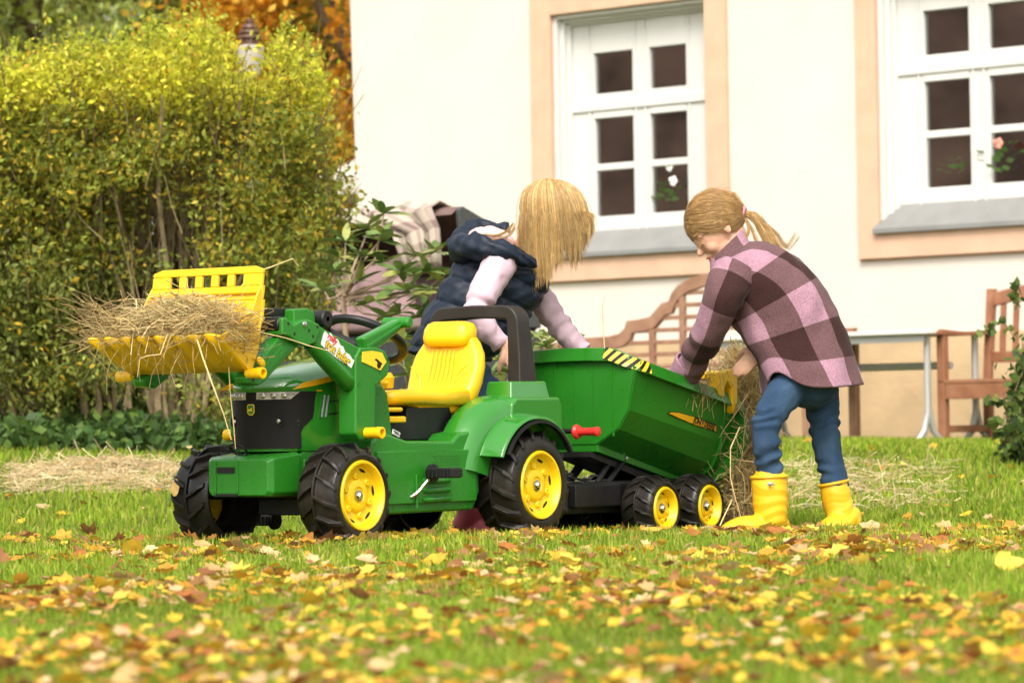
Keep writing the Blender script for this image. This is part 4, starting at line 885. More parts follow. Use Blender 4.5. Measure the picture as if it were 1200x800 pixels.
# ---------------------------------------------------------------- bucket
def bucket():
    zl, zh = .596, .503; XL, XH, XB, XT = .985, .835, .785, .748; WL, WH, WT = .243, .214, .200; n = 8; N = 64
    def row(x, z, w, scal=0, dip=0, amp=0):
        r = []
        for k in range(N + 1):
            u = -1 + 2 * k / N; ph = abs(math.sin(PI * n * (u + 1) / 2)); r.append((x + scal * ph, u * w, z + dip * ph))
        return r
    # floor with ribs (underside corrugated) from heel to scalloped lip, then back plate
    rows = [row(XL, zl, WL, .020, .004), row(XL - .03, zl - .018, WL - .004, .006, -.013), row(.93, .560, .235, 0, -.012), row(.88, .530, .225, 0, -.009), row(XH, zh, WH, 0, -.002), row(.812, .512, WH - .002), row(XB, .560, WH - .004), row(.772, .64, WH - .002)]
    b = MB(); b.loft(rows, cap=False, closed=False)
    # solid slotted back plate
    o = b.build('bucket', M['yellow'], tr, ang=60, fix=False); so = o.modifiers.new('thick', 'SOLIDIFY'); so.thickness = .007; so.offset = 0
    bp = MB(); z0, z1, z2, z3 = .635, .740, .774, .795; xat = lambda z: .772 - (z - .64) * .16
    cols = np.linspace(-.148, .148, 6)
    def slab(ya, yb, za, zb):
        xa, xb = xat(za), xat(zb); t = .012; bp.add([(xa, ya, za), (xa, yb, za), (xb, yb, zb), (xb, ya, zb), (xa - t, ya, za), (xa - t, yb, za), (xb - t, yb, zb), (xb - t, ya, zb)], [(0, 1, 2, 3), (7, 6, 5, 4), (0, 4, 5, 1), (2, 6, 7, 3), (1, 5, 6, 2), (0, 3, 7, 4)])
    slab(-.212, .212, z0, .70); slab(-.207, .207, .70, z1)
    ws = .030; cent = np.linspace(-.118, .118, 5); ed = [-.202] + [v for c in cent for v in (c - ws / 2 - (.004 if True else 0), c + ws / 2)] + [.202]
    for k in range(0, len(ed), 2): slab(ed[k], ed[k + 1], z1, z2)
    tp = [(-.202, z2), (.202, z2), (.202, z2 + .012), (.19, z3 - .006), (.172, z3), (-.172, z3), (-.19, z3 - .006), (-.202, z2 + .012)]
    bp.add([(xat(z), y, z) for y, z in tp] + [(xat(z) - .012, y, z) for y, z in tp], [tuple(range(8)), tuple(range(15, 7, -1))] + [(i, 8 + i, 8 + (i + 1) % 8, (i + 1) % 8) for i in range(8)])
    bp.build('back_plate', M['yellow'], o, bevel=.003)
    r = MB(); r.tube([(xat(.722) + .004, -.20, .722), (xat(.722) + .004, .20, .722)], .006, 8); r.build('back_plate_rib', M['yellow'], o)
    for s in (1, -1):
        w0 = .210
        sd_ = MB(); L = [(XL - .004, zl), (.93, .558), (.88, .527), (XH, zh - .003), (.812, .512), (XB, .56), (.765, .64), (xat(.745), .745), (xat(.72) + .02, .712), (.80, .675), (.88, .63)]
        wid = lambda x, z: (.212 + (x - .78) * .155 if z < .65 else .210 - (z - .65) * .06)
        A = [(x, s * wid(x, z), z) for x, z in L]; B = [(x, s * (wid(x, z) - .008), z) for x, z in L]; n_ = len(L)
        sd_.add(A + B, [tuple(range(n_)), tuple(range(2 * n_ - 1, n_ - 1, -1))] + [(i, n_ + i, n_ + (i + 1) % n_, (i + 1) % n_) for i in range(n_)]); sd_.build('bucket_side', M['yellow'], o, bevel=.003)
    return o
bucket()

# ---------------------------------------------------------------- seat
def seat():
    SB = -.075
    b = MB()                                                        # backrest: rounded shield, leaning back
    def bring(z, w, xf, t, crown):
        r = []
        for k in range(24):
            a = 2 * PI * k / 24; cy, cx = math.cos(a), math.sin(a); y = w * math.copysign(abs(cy) ** .55, cy); x = xf - t / 2 + t / 2 * math.copysign(abs(cx) ** .5, cx)
            if cx > 0: x -= crown * (1 - min(1, abs(y) / w) ** 2) * .6 - .004
            r.append((x + SB, y, z))
        return r
    S = [(.400, .112, -.215, .10, .0), (.43, .122, -.232, .085, .008), (.47, .130, -.258, .07, .018), (.52, .132, -.278, .062, .02), (.56, .122, -.292, .058, .018), (.595, .100, -.304, .055, .012), (.618, .078, -.312, .05, .006), (.628, .066, -.316, .03, 0)]
    b.loft([bring(*q) for q in S]); o = b.build('seat', M['yellow'], tr, ang=60)
    hd = MB(); hd.loft([bring(z, w, x, t, 0) for z, w, x, t in ((.585, .062, -.292, .05), (.592, .080, -.280, .075), (.612, .086, -.278, .085), (.638, .084, -.284, .083), (.655, .074, -.292, .07), (.662, .055, -.302, .04))]); hd.build('headrest', M['yellow'], o, ang=60)
    cu = MB()
    def cring(x, w, z0, z1):
        r = []
        for k in range(24):
            a = 2 * PI * k / 24; cy, cz = math.cos(a), math.sin(a); r.append((x, w * math.copysign(abs(cy) ** .5, cy), (z0 + z1) / 2 + (z1 - z0) / 2 * math.copysign(abs(cz) ** .5, cz) - (.010 if cz > .3 and abs(cy) < .6 else 0)))
        return r
    cu.loft([cring(*q) for q in ((.065, .10, .418, .438), (.055, .122, .406, .450), (.01, .136, .402, .456), (-.08, .140, .402, .457), (-.17, .138, .398, .455), (-.32, .128, .395, .462), (-.345, .10, .40, .455))]); cu.build('cushion', M['yellow'], o, ang=60)
    pn = MB(); pn.loft([cring(*q) for q in ((-.06, .09, .386, .41), (-.09, .105, .376, .41), (-.30, .105, .372, .41), (-.33, .09, .38, .41))]); pn.build('seat_pan', M['yellow'], o, ang=60)
    for y in (-.040, -.024, -.008, .008, .024, .040):
        g = MB(); g.tube([(-.253 + SB, y * 1.1, .465), (-.2705 + SB, y * 1.05, .51), (-.281 + SB, y, .555), (-.287 + SB, y, .575)], [.001, .0028, .0028, .001], 6); g.build('quilt_rib', M['yellow'], o)
    for s in (1, -1):
        g = MB(); g.tube([(-.236 + SB, s * .055, .455), (-.252 + SB, s * .066, .49), (-.262 + SB, s * .088, .515), (-.262 + SB, s * .11, .525)], [.001, .003, .003, .001], 6); g.build('bolster_line', M['yellow'], o)
    return o
st_ = seat()
b = MB(); x, z = tx(438, 448, .10); b.tube([(.17, .09, .475), (.06, .10, .470)], .009, 10); b.tube([(.17, .05, .53), (.07, .055, .475), (.03, .06, .45)], [.011, .013, .012], 10); b.lathe([(.012, 0), (.026, .004), (.03, .035), (.02, .05), (0, .05)], c=(.03, .07, .452), n=16, axis='z'); b.build('gear_lever', M['yellow'], tr)

# ---------------------------------------------------------------- steering wheel
sw = MB(); C0 = Vector((.035, 0, .602)); nrm = Vector((-.50, 0, .87)).normalized(); e1 = Vector((0, 1, 0)); e2 = nrm.cross(e1)
rings = []
for k in range(40):
    a = 2 * PI * k / 40; rad = e1 * math.cos(a) + e2 * math.sin(a); rings.append([C0 + rad * (.122 + .016 * math.cos(q)) + nrm * .013 * math.sin(q) for q in np.linspace(0, 2 * PI, 10, endpoint=False)])
rings.append(rings[0]); sw.loft(rings, cap=False); swo = sw.build('steering_wheel', M['black'], tr, ang=60)
for a in (PI * .5, PI * 1.17, PI * 1.83):
    rad = e1 * math.cos(a) + e2 * math.sin(a); b = MB(); b.tube([C0 - nrm * .03, C0 + rad * .05 - nrm * .022, C0 + rad * .118], [.022, .016, .012], 8); b.build('spoke', M['black'], swo)
b = MB(); b.tube([C0 - nrm * .01, C0 - nrm * .05, C0 - nrm * .15 + Vector((.02, 0, 0))], [.028, .024, .020], 12); b.build('steering_column', M['black'], swo)

# ---------------------------------------------------------------- fenders and roll bar
def fender(s):
    b = MB(); cx, cz = -.44, .16; N = 20; out = []; prof = [(.155, .235), (.175, .222), (.25, .214), (.300, .206), (.305, .198), (.298, .194), (.25, .202), (.165, .212)]
    a0, a1 = math.radians(23), math.radians(150)
    for k in range(N + 1):
        a = a0 + (a1 - a0) * k / N; g = .014 * max(0, math.cos(a))
        out.append([(cx + (r + g) * math.cos(a), s * y, cz + (r + g) * math.sin(a)) for y, r in prof])
    b.loft(out); o = b.build('fender', M['greenhood'], tr, ang=40, bevel=.003)
    t = MB(); lip = []
    for k in range(N + 1):
        a = a0 + .1 + (a1 - a0 - .1) * k / N; lip.append([(cx + r * math.cos(a), s * y, cz + r * math.sin(a)) for y, r in ((.290, .196), (.307, .1955), (.307, .186), (.290, .187))])
    t.loft(lip); t.build('fender_lip', M['black'], o)
    # inner shoulder volume: hump and stepped block
    h = MB(); N = 16; rr_ = []
    for k in range(N + 1):
        a = math.radians(12) + math.radians(126) * k / N; rr_.append([(cx + .02 + r * math.cos(a) * 1.06, s * y, cz + r * math.sin(a)) for y, r in ((.12, .10), (.12, .272), (.15, .278), (.19, .268), (.225, .236), (.228, .20), (.22, .10))])
    h.loft(rr_); h.build('fender_shoulder', M['greenhood'], o, ang=50)
    st = MB(); st.prism([(-.38, .30), (-.395, .405), (-.42, .425), (-.65, .425), (-.662, .405), (-.665, .27)], s * .10, s * .232); st.build('fender_step', M['greenhood'], o, bevel=.009, seg=3)
    bl_ = MB(); F_ = [(-.425, .42), (-.635, .42), (-.625, .475), (-.440, .475)]
    bl_.add([(x, s * (.105), z) for x, z in F_] + [(x, s * (.208 if z < .45 else .198), z) for x, z in F_], [(0, 1, 2, 3), (7, 6, 5, 4)] + [(i, 4 + i, 4 + (i + 1) % 4, (i + 1) % 4) for i in range(4)]); bl_.build('roll_bar_socket', M['greenhood'], o, bevel=.007, seg=3)
    ap = MB(); ap.prism([(-.20, .17), (-.20, .315), (-.25, .335), (-.34, .335), (-.34, .17)], s * .10, s * .17); ap.build('inner_apron', M['green'], o, bevel=.006)
for s in (1, -1): fender(s)
b = MB(); b.box2((-.62, -.14, .18), (-.28, .14, .34)); b.box2((-.66, -.05, .16), (-.60, .05, .24)); b.build('rear_body', M['green'], tr, bevel=.01)
def rollbar():
    b = MB(); N = 14; path = []
    def sec(y, z, tangent, wx0, wx1, th):
        n_ = Vector((0, -tangent[1], tangent[0])); c = Vector((0, y, z)); return [Vector((wx0, 0, 0)) + c + n_ * th / 2, Vector((wx1, 0, 0)) + c + n_ * th / 2, Vector((wx1, 0, 0)) + c - n_ * th / 2, Vector((wx0, 0, 0)) + c - n_ * th / 2]
    R_ = .035; H_ = .690; Wd = .160; rings = []
    rings.append(sec(Wd, .468, (0, 1), -.505, -.597, .050)); rings.append(sec(Wd - .004, .56, (0, 1), -.512, -.590, .046))
    for k in range(7):
        a = PI / 2 * k / 6; rings.append(sec(Wd - .01 - R_ + R_ * math.cos(a), H_ - R_ + R_ * math.sin(a), (-math.sin(a), math.cos(a)), -.514, -.584, .042))
    rings.append(sec(0, H_ + .004, (-1, 0), -.514, -.582, .040))
    for k in range(7):
        a = PI / 2 * (1 - k / 6); rings.append(sec(-(Wd - .01 - R_ + R_ * math.cos(a)), H_ - R_ + R_ * math.sin(a), (-math.sin(a), -math.cos(a)), -.514, -.584, .042))
    rings.append(sec(-Wd + .004, .56, (0, -1), -.512, -.590, .046)); rings.append(sec(-Wd, .468, (0, -1), -.505, -.597, .050))
    b.loft(rings); b.build('roll_bar', M['rollbar'], tr, bevel=.006, seg=3)
rollbar()

# ---------------------------------------------------------------- pedals
for s, ang in ((1, .75), (-1, .75 + PI)):
    c0 = Vector((.10, s * .19, .135)); ln = .10; tip = c0 + Vector((math.cos(ang) * -ln, s * .055, math.sin(ang) * ln)); b = MB(); b.tube([c0, c0 + Vector((0, s * .03, 0)), c0.lerp(tip, .2) + Vector((0, s * .03, 0)), tip], .0055, 8); cr = b.build('pedal_crank', M['chrome'], tr)
    pdl = MB(); pdl.box2((tip.x - .03, tip.y - s * .005, tip.z - .012), (tip.x + .03, tip.y + s * .085, tip.z + .012))
    for j in range(6): pdl.box((tip.x, tip.y + s * (.004 + .014 * j), tip.z), (.066, .005, .030))
    pdl.lathe([(0, s * -.012), (.026, s * -.012), (.028, s * .002), (.0, s * .004)], c=(tip.x, tip.y, tip.z), n=18); pdl.build('pedal', M['black'], cr, bevel=.002)

# dry leaf stuck on the far front tyre
b = MB(); ly, lz = ty(229, 567, .575); b.ball((0, 0, 0), (.0015, .016, .026), 14, 8); lf = b.build('stuck_leaf', leafm); lf.matrix_world = Matrix.Translation(TO) @ Matrix.Rotation(T_ROT, 4, 'Z') @ Matrix.Translation((.583, -.275, .175)) @ Matrix.Rotation(-.12, 4, 'Y')
tag(lf, 'oval tan leaf stuck to the tread of the left front tyre', 'leaf')
# ================================================================== tipping trailer behind the tractor
RX, RZ = -1.35, -.037
tl = empty('toy_trailer', TO + FW * RX + Vector((0, 0, RZ)), T_ROT); tag(tl, 'green tipping toy trailer with yellow hubs and hazard striped rim', 'toy trailer')
M['greent'] = mat('green_trailer_plastic', (.016, .155, .010), .32, .5, var=.10, vscale=5, bump=.04, bscale=120, rvar=.09)
def Lp(p): return (p[0] - RX, p[1], p[2] - RZ)              # tractor-local -> trailer-local
class TB(MB):
    def build(s, name, m, parent=None, **k):
        s.v = [Lp(p) for p in s.v]; return MB.build(s, name, m, parent, **k)
XF, XR = -1.07, -1.66
def sect(x):                                                # near half of the tub section at x: top -> bottom
    t = (x - XF) / (XR - XF); A = [(.236, .522), (.207, .385), (.167, .325), (.082, .276)]; B = [(.236, .402), (.211, .265), (.171, .192), (.084, .135)]
    return [(a[0] + (c[0] - a[0]) * t, a[1] + (c[1] - a[1]) * t) for a, c in zip(A, B)]
def ring8(x): q = sect(x); return [(x, y, z) for y, z in q] + [(x, -y, z) for y, z in q[::-1]]
b = TB(); b.loft([ring8(x) for x in (XF, -1.25, -1.45, XR)], cap=False, closed=False); f = ring8(XF)
b.add([f[0], f[1], f[2], f[3], f[4], f[5], f[6], f[7], (XF, -.14, .560), (XF, .14, .560)], [tuple(range(10))])
tub = b.build('tub', M['greent'], tl, ang=4, fix=False); tub.data.polygons.foreach_set('use_smooth', [False] * len(tub.data.polygons)); so = tub.modifiers.new('thick', 'SOLIDIFY'); so.thickness = .008; so.offset = 0
for y in (-.15, -.075, .0, .075, .15):
    b = TB(); b.box2((XF - .001, y - .0015, .30), (XF + .0065, y + .0015, .535)); b.build('front_groove', M['greent'], tub)
# rim band
def rimpath():
    h = [(-1.668, .243, .402), (-1.40, .243, .458), (-1.13, .243, .514), (-1.092, .235, .524), (-1.072, .205, .538), (-1.064, .15, .560), (-1.062, .06, .563)]
    return h + [(x, -y, z) for x, y, z in h[::-1]]
RPTS = rimpath(); rings = []; frames = []
for i, p in enumerate(RPTS):
    a, c = Vector(RPTS[max(i - 1, 0)]), Vector(RPTS[min(i + 1, len(RPTS) - 1)]); t = (c - a).normalized(); o = t.cross(Vector((0, 0, 1))); o.normalize()
    if o.dot(Vector((p[0] + 1.4, p[1], 0))) < 0: o = -o
    up = t.cross(o); up = up if up.z > 0 else -up; p = Vector(p); frames.append((p, o, up)); rings.append([p + up * .024 - o * .004, p + up * .022 + o * .004, p - up * .018 + o * .018, p - up * .021 + o * .015, p - up * .012 - o * .004])
b = TB(); b.loft(rings); b.build('rim', M['greent'], tub, bevel=.002)
# hazard stripes on the near front corner
HPTS = frames[2:6]; seg = []; acc = 0
def band(u, v):                                             # u along the corner (m), v across the band 0 top .. 1 bottom
    for (p, o, k), (p2, o2, k2) in zip(HPTS[:-1], HPTS[1:]):
        L = (p2 - p).length
        if u <= L or (p2 is HPTS[-1][0]): t = u / L; P_ = p.lerp(p2, t); O_ = o.lerp(o2, t); U_ = k.lerp(k2, t); return P_ + U_ * (.020 - .036 * v) + O_ * (.0058 + .0142 * v)
        u -= L
TOT = sum((a[0] - c[0]).length for a, c in zip(HPTS[:-1], HPTS[1:])); b = TB(); N = 12; sl_ = .022
for k in range(-3, N + 1):
    b.cur = k % 2
    for j in range(6):
        v0, v1 = j / 6, (j + 1) / 6; w = (TOT + .02) / N; us = [k * w + sl_ * v0, (k + 1) * w + sl_ * v0, (k + 1) * w + sl_ * v1, k * w + sl_ * v1]; us = [min(max(q, 0), TOT + .02) for q in us]
        if us[1] - us[0] < 1e-5 and us[2] - us[3] < 1e-5: continue
        b.add([band(us[0], v0), band(us[1], v0), band(us[2], v1), band(us[3], v1)], [(0, 1, 2, 3)])
M['stickerblack'] = mat('sticker_black', (.006, .006, .006), .6, .3)
b.build('hazard_sticker', [M['stickeryellow'], M['stickerblack']], tub, fix=False)
# side emblem on the upper facet
def yf(x, z):
    t = (x - XF) / (XR - XF); zt = .522 + (.402 - .522) * t; zb = .385 + (.265 - .385) * t; return .236 + (.208 - .236) * (zt - z) / (zt - zb)
def on_side(px, py, off): 
    y = .222
    for _ in range(3): x, z = tx(px, py, y + off); y = yf(x, z)
    return (x, y + off, z)
def side_plate(name, m, pix, off, th=.0015):
    b = TB(); A = [on_side(px, py, off) for px, py in pix]; n = len(A); b.add(A + [(x, y - th - .003, z) for x, y, z in A], [tuple(range(n)), tuple(range(2 * n - 1, n - 1, -1))] + [(i, n + i, n + (i + 1) % n, (i + 1) % n) for i in range(n)]); return b.build(name, m, tub)
side_plate('emblem_border', M['black'], [(782.5, 484), (786, 482.2), (796, 482.6), (812, 487), (840.5, 497.6), (840.5, 506.5), (811, 497), (792, 489)], .0075)
lg_ = side_plate('emblem_stripe', M['stripe'], [(784, 484), (787, 483), (796, 483.6), (812, 488), (839.5, 498.4), (839.5, 505.3), (811, 496), (793, 488.3)], .0088)
p0, p1, p2 = Vector(on_side(813, 491.8, .0098)), Vector(on_side(838, 501.7, .0098)), Vector(on_side(813, 486, .0098))
X = (p1 - p0); Lx = X.length; X.normalize(); Z = (p2 - p0); Z = (Z - X * Z.dot(X)).normalized(); me = text_mesh('JOHN DEERE', .03, 0, .0008, .0003); me.materials.clear(); me.materials.append(M['black']); w_ = max(v.co.x for v in me.vertices) - min(v.co.x for v in me.vertices); k_ = Lx / w_ 
cc = (p0 + p1) / 2; me.transform(Matrix.Translation(Lp(cc)) @ Matrix((X * k_, Z * k_ * 1.15, X.cross(Z))).transposed().to_4x4()); link_mesh('emblem_words', me, tub)
# tailgate with outer flange
TG = [(.243, .418), (.262, .375), (.278, .325), (.276, .262), (.215, .165), (.10, .112)]; TG = TG + [(-y, z) for y, z in TG[::-1]]; b = TB(); tilt = lambda x, z: x - .10 * (z - .27)
b.add([(tilt(XR - .002, z), y, z) for y, z in TG] + [(tilt(XR - .026, z), y, z) for y, z in TG], [tuple(range(12)), tuple(range(23, 11, -1))] + [(i, 12 + i, 12 + (i + 1) % 12, (i + 1) % 12) for i in range(12)]); b.build('tailgate', M['greent'], tl, bevel=.004)
b = TB(); q = sect(XR + .03); c_ = [(XR + .045, y + .004, z) for y, z in q] ; b.tube([(XR + .05, .236, .40), (XR + .05, .214, .268), (XR + .045, .176, .196), (XR + .04, .09, .14)], .007, 8); b.build('tub_rib', M['greent'], tub)
# yellow tailgate lever straddling the rim
b = TB(); x0, z0 = tx(850, 433, .245); b.prism([tx(835, 436, .24), tx(858, 432, .24), tx(858, 470, .24), tx(855, 485, .24), tx(852, 477, .24), tx(851, 455, .24), tx(846, 446, .24), tx(843, 455, .24), tx(843, 466, .24), tx(838, 464, .24)], .222, .262); b.build('tailgate_lever', M['yellow'], tl, bevel=.005)
b = TB(); b.prism([tx(836, 436, .24), tx(857, 433, .24), tx(857, 441, .24), tx(836, 444, .24)], -.23, .222); b.build('lever_bar', M['yellow'], tl, bevel=.005)
# underside keel and chassis
b = TB(); b.loft([[(XF, .086, .285), (XF, .086, .250), (XF, -.086, .250), (XF, -.086, .285)], [(XR + .1, .088, .175), (XR + .1, .088, .140), (XR + .1, -.088, .140), (XR + .1, -.088, .175)]]); b.build('keel', M['greent'], tub, bevel=.003)
b = TB(); b.loft([[(XF + .02, .07, .252), (XF + .02, .07, .235), (XF + .02, -.07, .235), (XF + .02, -.07, .252)], [(XR + .12, .07, .142), (XR + .12, .07, .11), (XR + .12, -.07, .11), (XR + .12, -.07, .142)]]); b.build('tipping_frame', M['black'], tl)
b = TB(); b.box2((-1.60, -.105, .055), (-.86, .105, .155)); b.build('chassis', M['black'], tl, bevel=.01)
b = TB(); b.prism([(-.86, .06), (-.86, .15), (-.66, .175), (-.62, .175), (-.62, .14), (-.66, .14)], -.03, .03); b.build('drawbar', M['black'], tl, bevel=.006)
for s in (1, -1):
    b = TB(); b.box2((-1.13, s * .105, .075), (-.87, s * .135, .148)); b.build('side_beam', M['black'], tl, bevel=.006)
    b = TB(); b.tube([(-1.10, s * .06, .15), (-1.20, s * .06, .235)], .009, 8); b.build('prop_strut', M['black'], tl)
    b = TB(); b.tube([(-1.14, s * .075, .15), (-1.245, s * .075, .225)], .009, 8); b.build('prop_strut', M['black'], tl)
    for xw in (-1.217, -1.484): make_wheel('wheel', tl, .107, .118, .067, 15, Lp((xw, s * .25, .065)), s < 0)
for xw in (-1.217, -1.484):
    b = TB(); b.tube([(xw, -.235, .06), (xw, .235, .06)], .010, 8); b.build('axle', M['black'], tl)
b = TB(); b.tube([(-.93 + .06 * math.cos(t), .06 + .05 * math.sin(t * 2), .165 + .018 * math.sin(t)) for t in np.linspace(0, 5, 16)], .004, 6); b.build('cable_loop', M['black'], tl)
# red grip on its black rod
gy0, gz0 = ty(676, 505, -.84); gy1, gz1 = ty(702, 507, -.84)
b = TB(); b.tube([(-.84, gy0 - .12, gz0 + .002), (-.84, gy0, gz0)], .008, 8); b.build('lever_rod', M['black'], tl)
b = TB(); R_ = [(.0, -.006), (.022, -.006), (.024, 0), (.020, .008), (.0135, .010), (.0125, .03), (.013, .07), (.0155, .074), (.0155, .082), (.010, .085), (0, .085)]
sc_ = (gy1 - gy0) / .085; b.lathe([(r, gy0 + h * sc_) for r, h in R_], c=(-.84, 0, gz0 - .002), n=20); b.build('red_grip', M['red'], tl)
b = TB(); x, z = tx(734, 537, .088); b.lathe([(.008, .088), (.007, .092), (0, .093)], c=(x, 0, z), n=12); b.build('keel_bolt', M['chrome'], tub)
# ================================================================== hay and straw
M['hay'] = vcol_mat('dry_hay', .7, .25, .45, var=.1)
HAYC = [(.66, .50, .22), (.58, .42, .18), (.48, .34, .15), (.76, .62, .33), (.52, .46, .19), (.36, .24, .11), (.62, .47, .24)]
def straws(name, label, cat, cen, dirs, L, w, cols=HAYC, root=None, bend=.22, drop=0):
    n = len(cen); dirs = dirs / np.linalg.norm(dirs, axis=1, keepdims=True); k = 5; t = np.linspace(-.5, .5, k)[None, :, None]
    sag = rng.normal(size=(n, 1, 3)) * (L * bend)[:, None, None] * .5; kink = rng.normal(size=(n, 1, 3)) * (L * bend)[:, None, None] * .15
    P_ = cen[:, None] + dirs[:, None] * L[:, None, None] * t + sag * (.25 - t * t) * 2 + kink * np.sin(t * 9)
    if drop: P_[:, :, 2] -= drop * (np.abs(t[..., 0]) * 2) ** 2 * L[:, None]
    V, F_, T = ribbons(n, P_, w, pick(cols, n, .16)); o = link_mesh(name, np_mesh(name, V, F_, M['hay'], T)); tag(o, label, cat, kind='stuff'); return o
def Tw(p): p = np.asarray(p); return np.array(TO)[None] + p[:, :1] * np.array(FW)[None] + p[:, 1:2] * np.array(NL)[None] + p[:, 2:3] * np.array([0, 0, 1.])[None]
FWn, NLn = np.array(FW), np.array(NL)
# --- hay in the bucket
n = 2000; y = np.clip(rng.normal(.015, .125, n), -.235, .215); x = .90 + rng.normal(0, .055, n) - .0 * y; x = np.clip(x, .80, .985)
top = .68 - .9 * np.abs(x - .87) ** 1.3 - .25 * np.abs(y) ** 1.2; flo = .53 + .45 * np.clip(x - .84, 0, 1)
z = flo + (top - flo) * rng.random(n) ** .8
d = NLn[None] * rng.normal(1, .5, (n, 1)) * rng.choice([-1, 1], (n, 1)) + FWn[None] * rng.normal(0, .55, (n, 1)) + np.array([0, 0, 1.])[None] * rng.normal(0, .2, (n, 1))
cen = Tw(np.stack([x, y, z], 1)); L = rng.uniform(.06, .20, n)
m = 150                                                      # long ends sticking out of the heap
ex = np.stack([rng.uniform(.88, 1.0, m), rng.choice([-1, 1], m, p=[.62, .38]) * rng.uniform(.16, .27, m), rng.uniform(.60, .69, m)], 1)
ed = NLn[None] * (np.sign(ex[:, 1:2]) * rng.uniform(.5, 1, (m, 1))) + FWn[None] * rng.normal(.2, .5, (m, 1)) + np.array([0, 0, 1.])[None] * rng.normal(.15, .40, (m, 1))
hg = 26                                                      # ends hanging over the lip
hx = np.stack([rng.uniform(.94, 1.02, hg), rng.uniform(-.2, .22, hg), rng.uniform(.50, .60, hg)], 1); hd_ = FWn[None] * rng.normal(.25, .3, (hg, 1)) + NLn[None] * rng.normal(0, .4, (hg, 1)) + np.array([0, 0, -1.])[None]
nt_ = 420; tyy = np.clip(rng.normal(.01, .11, nt_), -.23, .21); txx = np.clip(.90 + rng.normal(0, .05, nt_), .80, .985); tzz = .695 - .9 * np.abs(txx - .87) ** 1.3 - .25 * np.abs(tyy) ** 1.2 + rng.uniform(-.01, .02, nt_)
tdd = NLn[None] * rng.normal(0, 1, (nt_, 1)) + FWn[None] * rng.normal(0, .7, (nt_, 1)) + np.array([0, 0, 1.])[None] * rng.normal(0, .28, (nt_, 1))
straws('hay_stalks', 'pale coarse stalks on top of the hay in the loader bucket', 'hay', Tw(np.stack([txx, tyy, tzz], 1)), tdd, rng.uniform(.06, .2, nt_), rng.uniform(.0011, .0021, nt_), [(.78, .63, .34), (.70, .55, .27), (.66, .58, .28), (.82, .70, .43)])
hay1 = straws('hay_heap', 'heap of dry hay lying in the yellow loader bucket', 'hay', np.concatenate([cen, Tw(ex), Tw(hx)]), np.concatenate([d, ed, hd_]), np.concatenate([L, rng.uniform(.10, .27, m), rng.uniform(.10, .22, hg)]), np.concatenate([rng.uniform(.0007, .0017, n), rng.uniform(.0008, .0014, m), rng.uniform(.0008, .0016, hg)]))
def single_straw(label, pts, w):
    b = MB(); b.tube(pts, [w, w, w, w * .7, w * .5][:len(pts)], 6); o = b.build('straw_stalk', M['stalk']); tag(o, label, 'straw'); return o
M['stalk'] = mat('pale_straw_stalk', (.62, .47, .22), .6, .3, var=.2, vscale=30)
single_straw('longest pale stalk hanging from the bucket down past the grille', [at(231, 398, 9.60), at(238, 420, 9.58), at(247, 445, 9.57), at(262, 485, 9.57), at(271, 515, 9.58)], .0022)
single_straw('thin upright stalk hanging in front of the grille', [at(268, 430, 9.70), at(270, 462, 9.72), at(274, 500, 9.74), at(276, 526, 9.76)], .0015)
single_straw('kinked stalk reaching up right from the bucket top', [at(283, 335, 9.85), at(297, 320, 9.85), at(320, 312, 9.85), at(343, 303, 9.85), at(350, 312, 9.85)], .0018)
single_straw('bent stalk dangling below the bucket lip', [at(196, 392, 9.60), at(188, 415, 9.60), at(172, 417, 9.60), at(164, 420, 9.60), at(161, 442, 9.60)], .0016)
single_straw('long stalk lying across the loader arm', [at(300, 388, 9.75), at(335, 396, 9.80), at(362, 405, 9.82), at(385, 411, 9.84)], .0014)
single_straw('tall dry grass stem rising above the trailer rim', [at(710, 425, 11.4), at(707, 390, 11.4), at(706, 360, 11.4), at(709, 346, 11.4)], .0018)
# --- hay in the trailer
n = 2000; x = rng.uniform(-1.58, -1.15, n); y = rng.uniform(-.15, .15, n); t = (x - XF) / (XR - XF); topz = .47 - .05 * t + .06 * np.clip((-1.45 - x) * 5, 0, 1); z = topz - .10 * rng.random(n) + .03 * rng.normal(size=n)
d = rng.normal(size=(n, 3)) * np.array([1, 1, .45]); straws('hay_load', 'loose hay lying inside the green trailer', 'hay', Tw(np.stack([x, y, z], 1)), d, rng.uniform(.05, .12, n), rng.uniform(.0007, .0014, n))
n = 75; cx = np.array([at(px, py, 11.55) for px, py in zip(rng.normal(822, 14, n), rng.normal(445, 14, n))]); d = rng.normal(size=(n, 3)) * np.array([.6, .4, 1]); straws('hay_tuft', 'tuft of hay the checked coat child is pushing at the trailer rim', 'hay', cx, d, rng.uniform(.06, .17, n), rng.uniform(.0008, .0014, n))
# --- hay spilling behind the tailgate to the ground
n = 5200; u = rng.random(n); py = 415 + 200 * u; hwid = 24 + 5 * np.sin(u * 5) + 14 * np.clip(u - .75, 0, 1) ; px = 876 - 8 * u + 4 * np.sin(u * 9) + rng.normal(0, .5, n) * hwid; dd = 12.05 + rng.normal(0, .13, n) - .1 * u
cen = np.array([at(a, b_, c) for a, b_, c in zip(px, py, dd)]); d = rng.normal(size=(n, 3)) * np.array([.8, .6, .9]); straws('hay_pile', 'tall pile of hay spilling behind the trailer tailgate onto the lawn', 'hay', cen, d, rng.uniform(.06, .18, n), rng.uniform(.0010, .0021, n), HAYC + [(.74, .60, .33), (.70, .56, .28)])
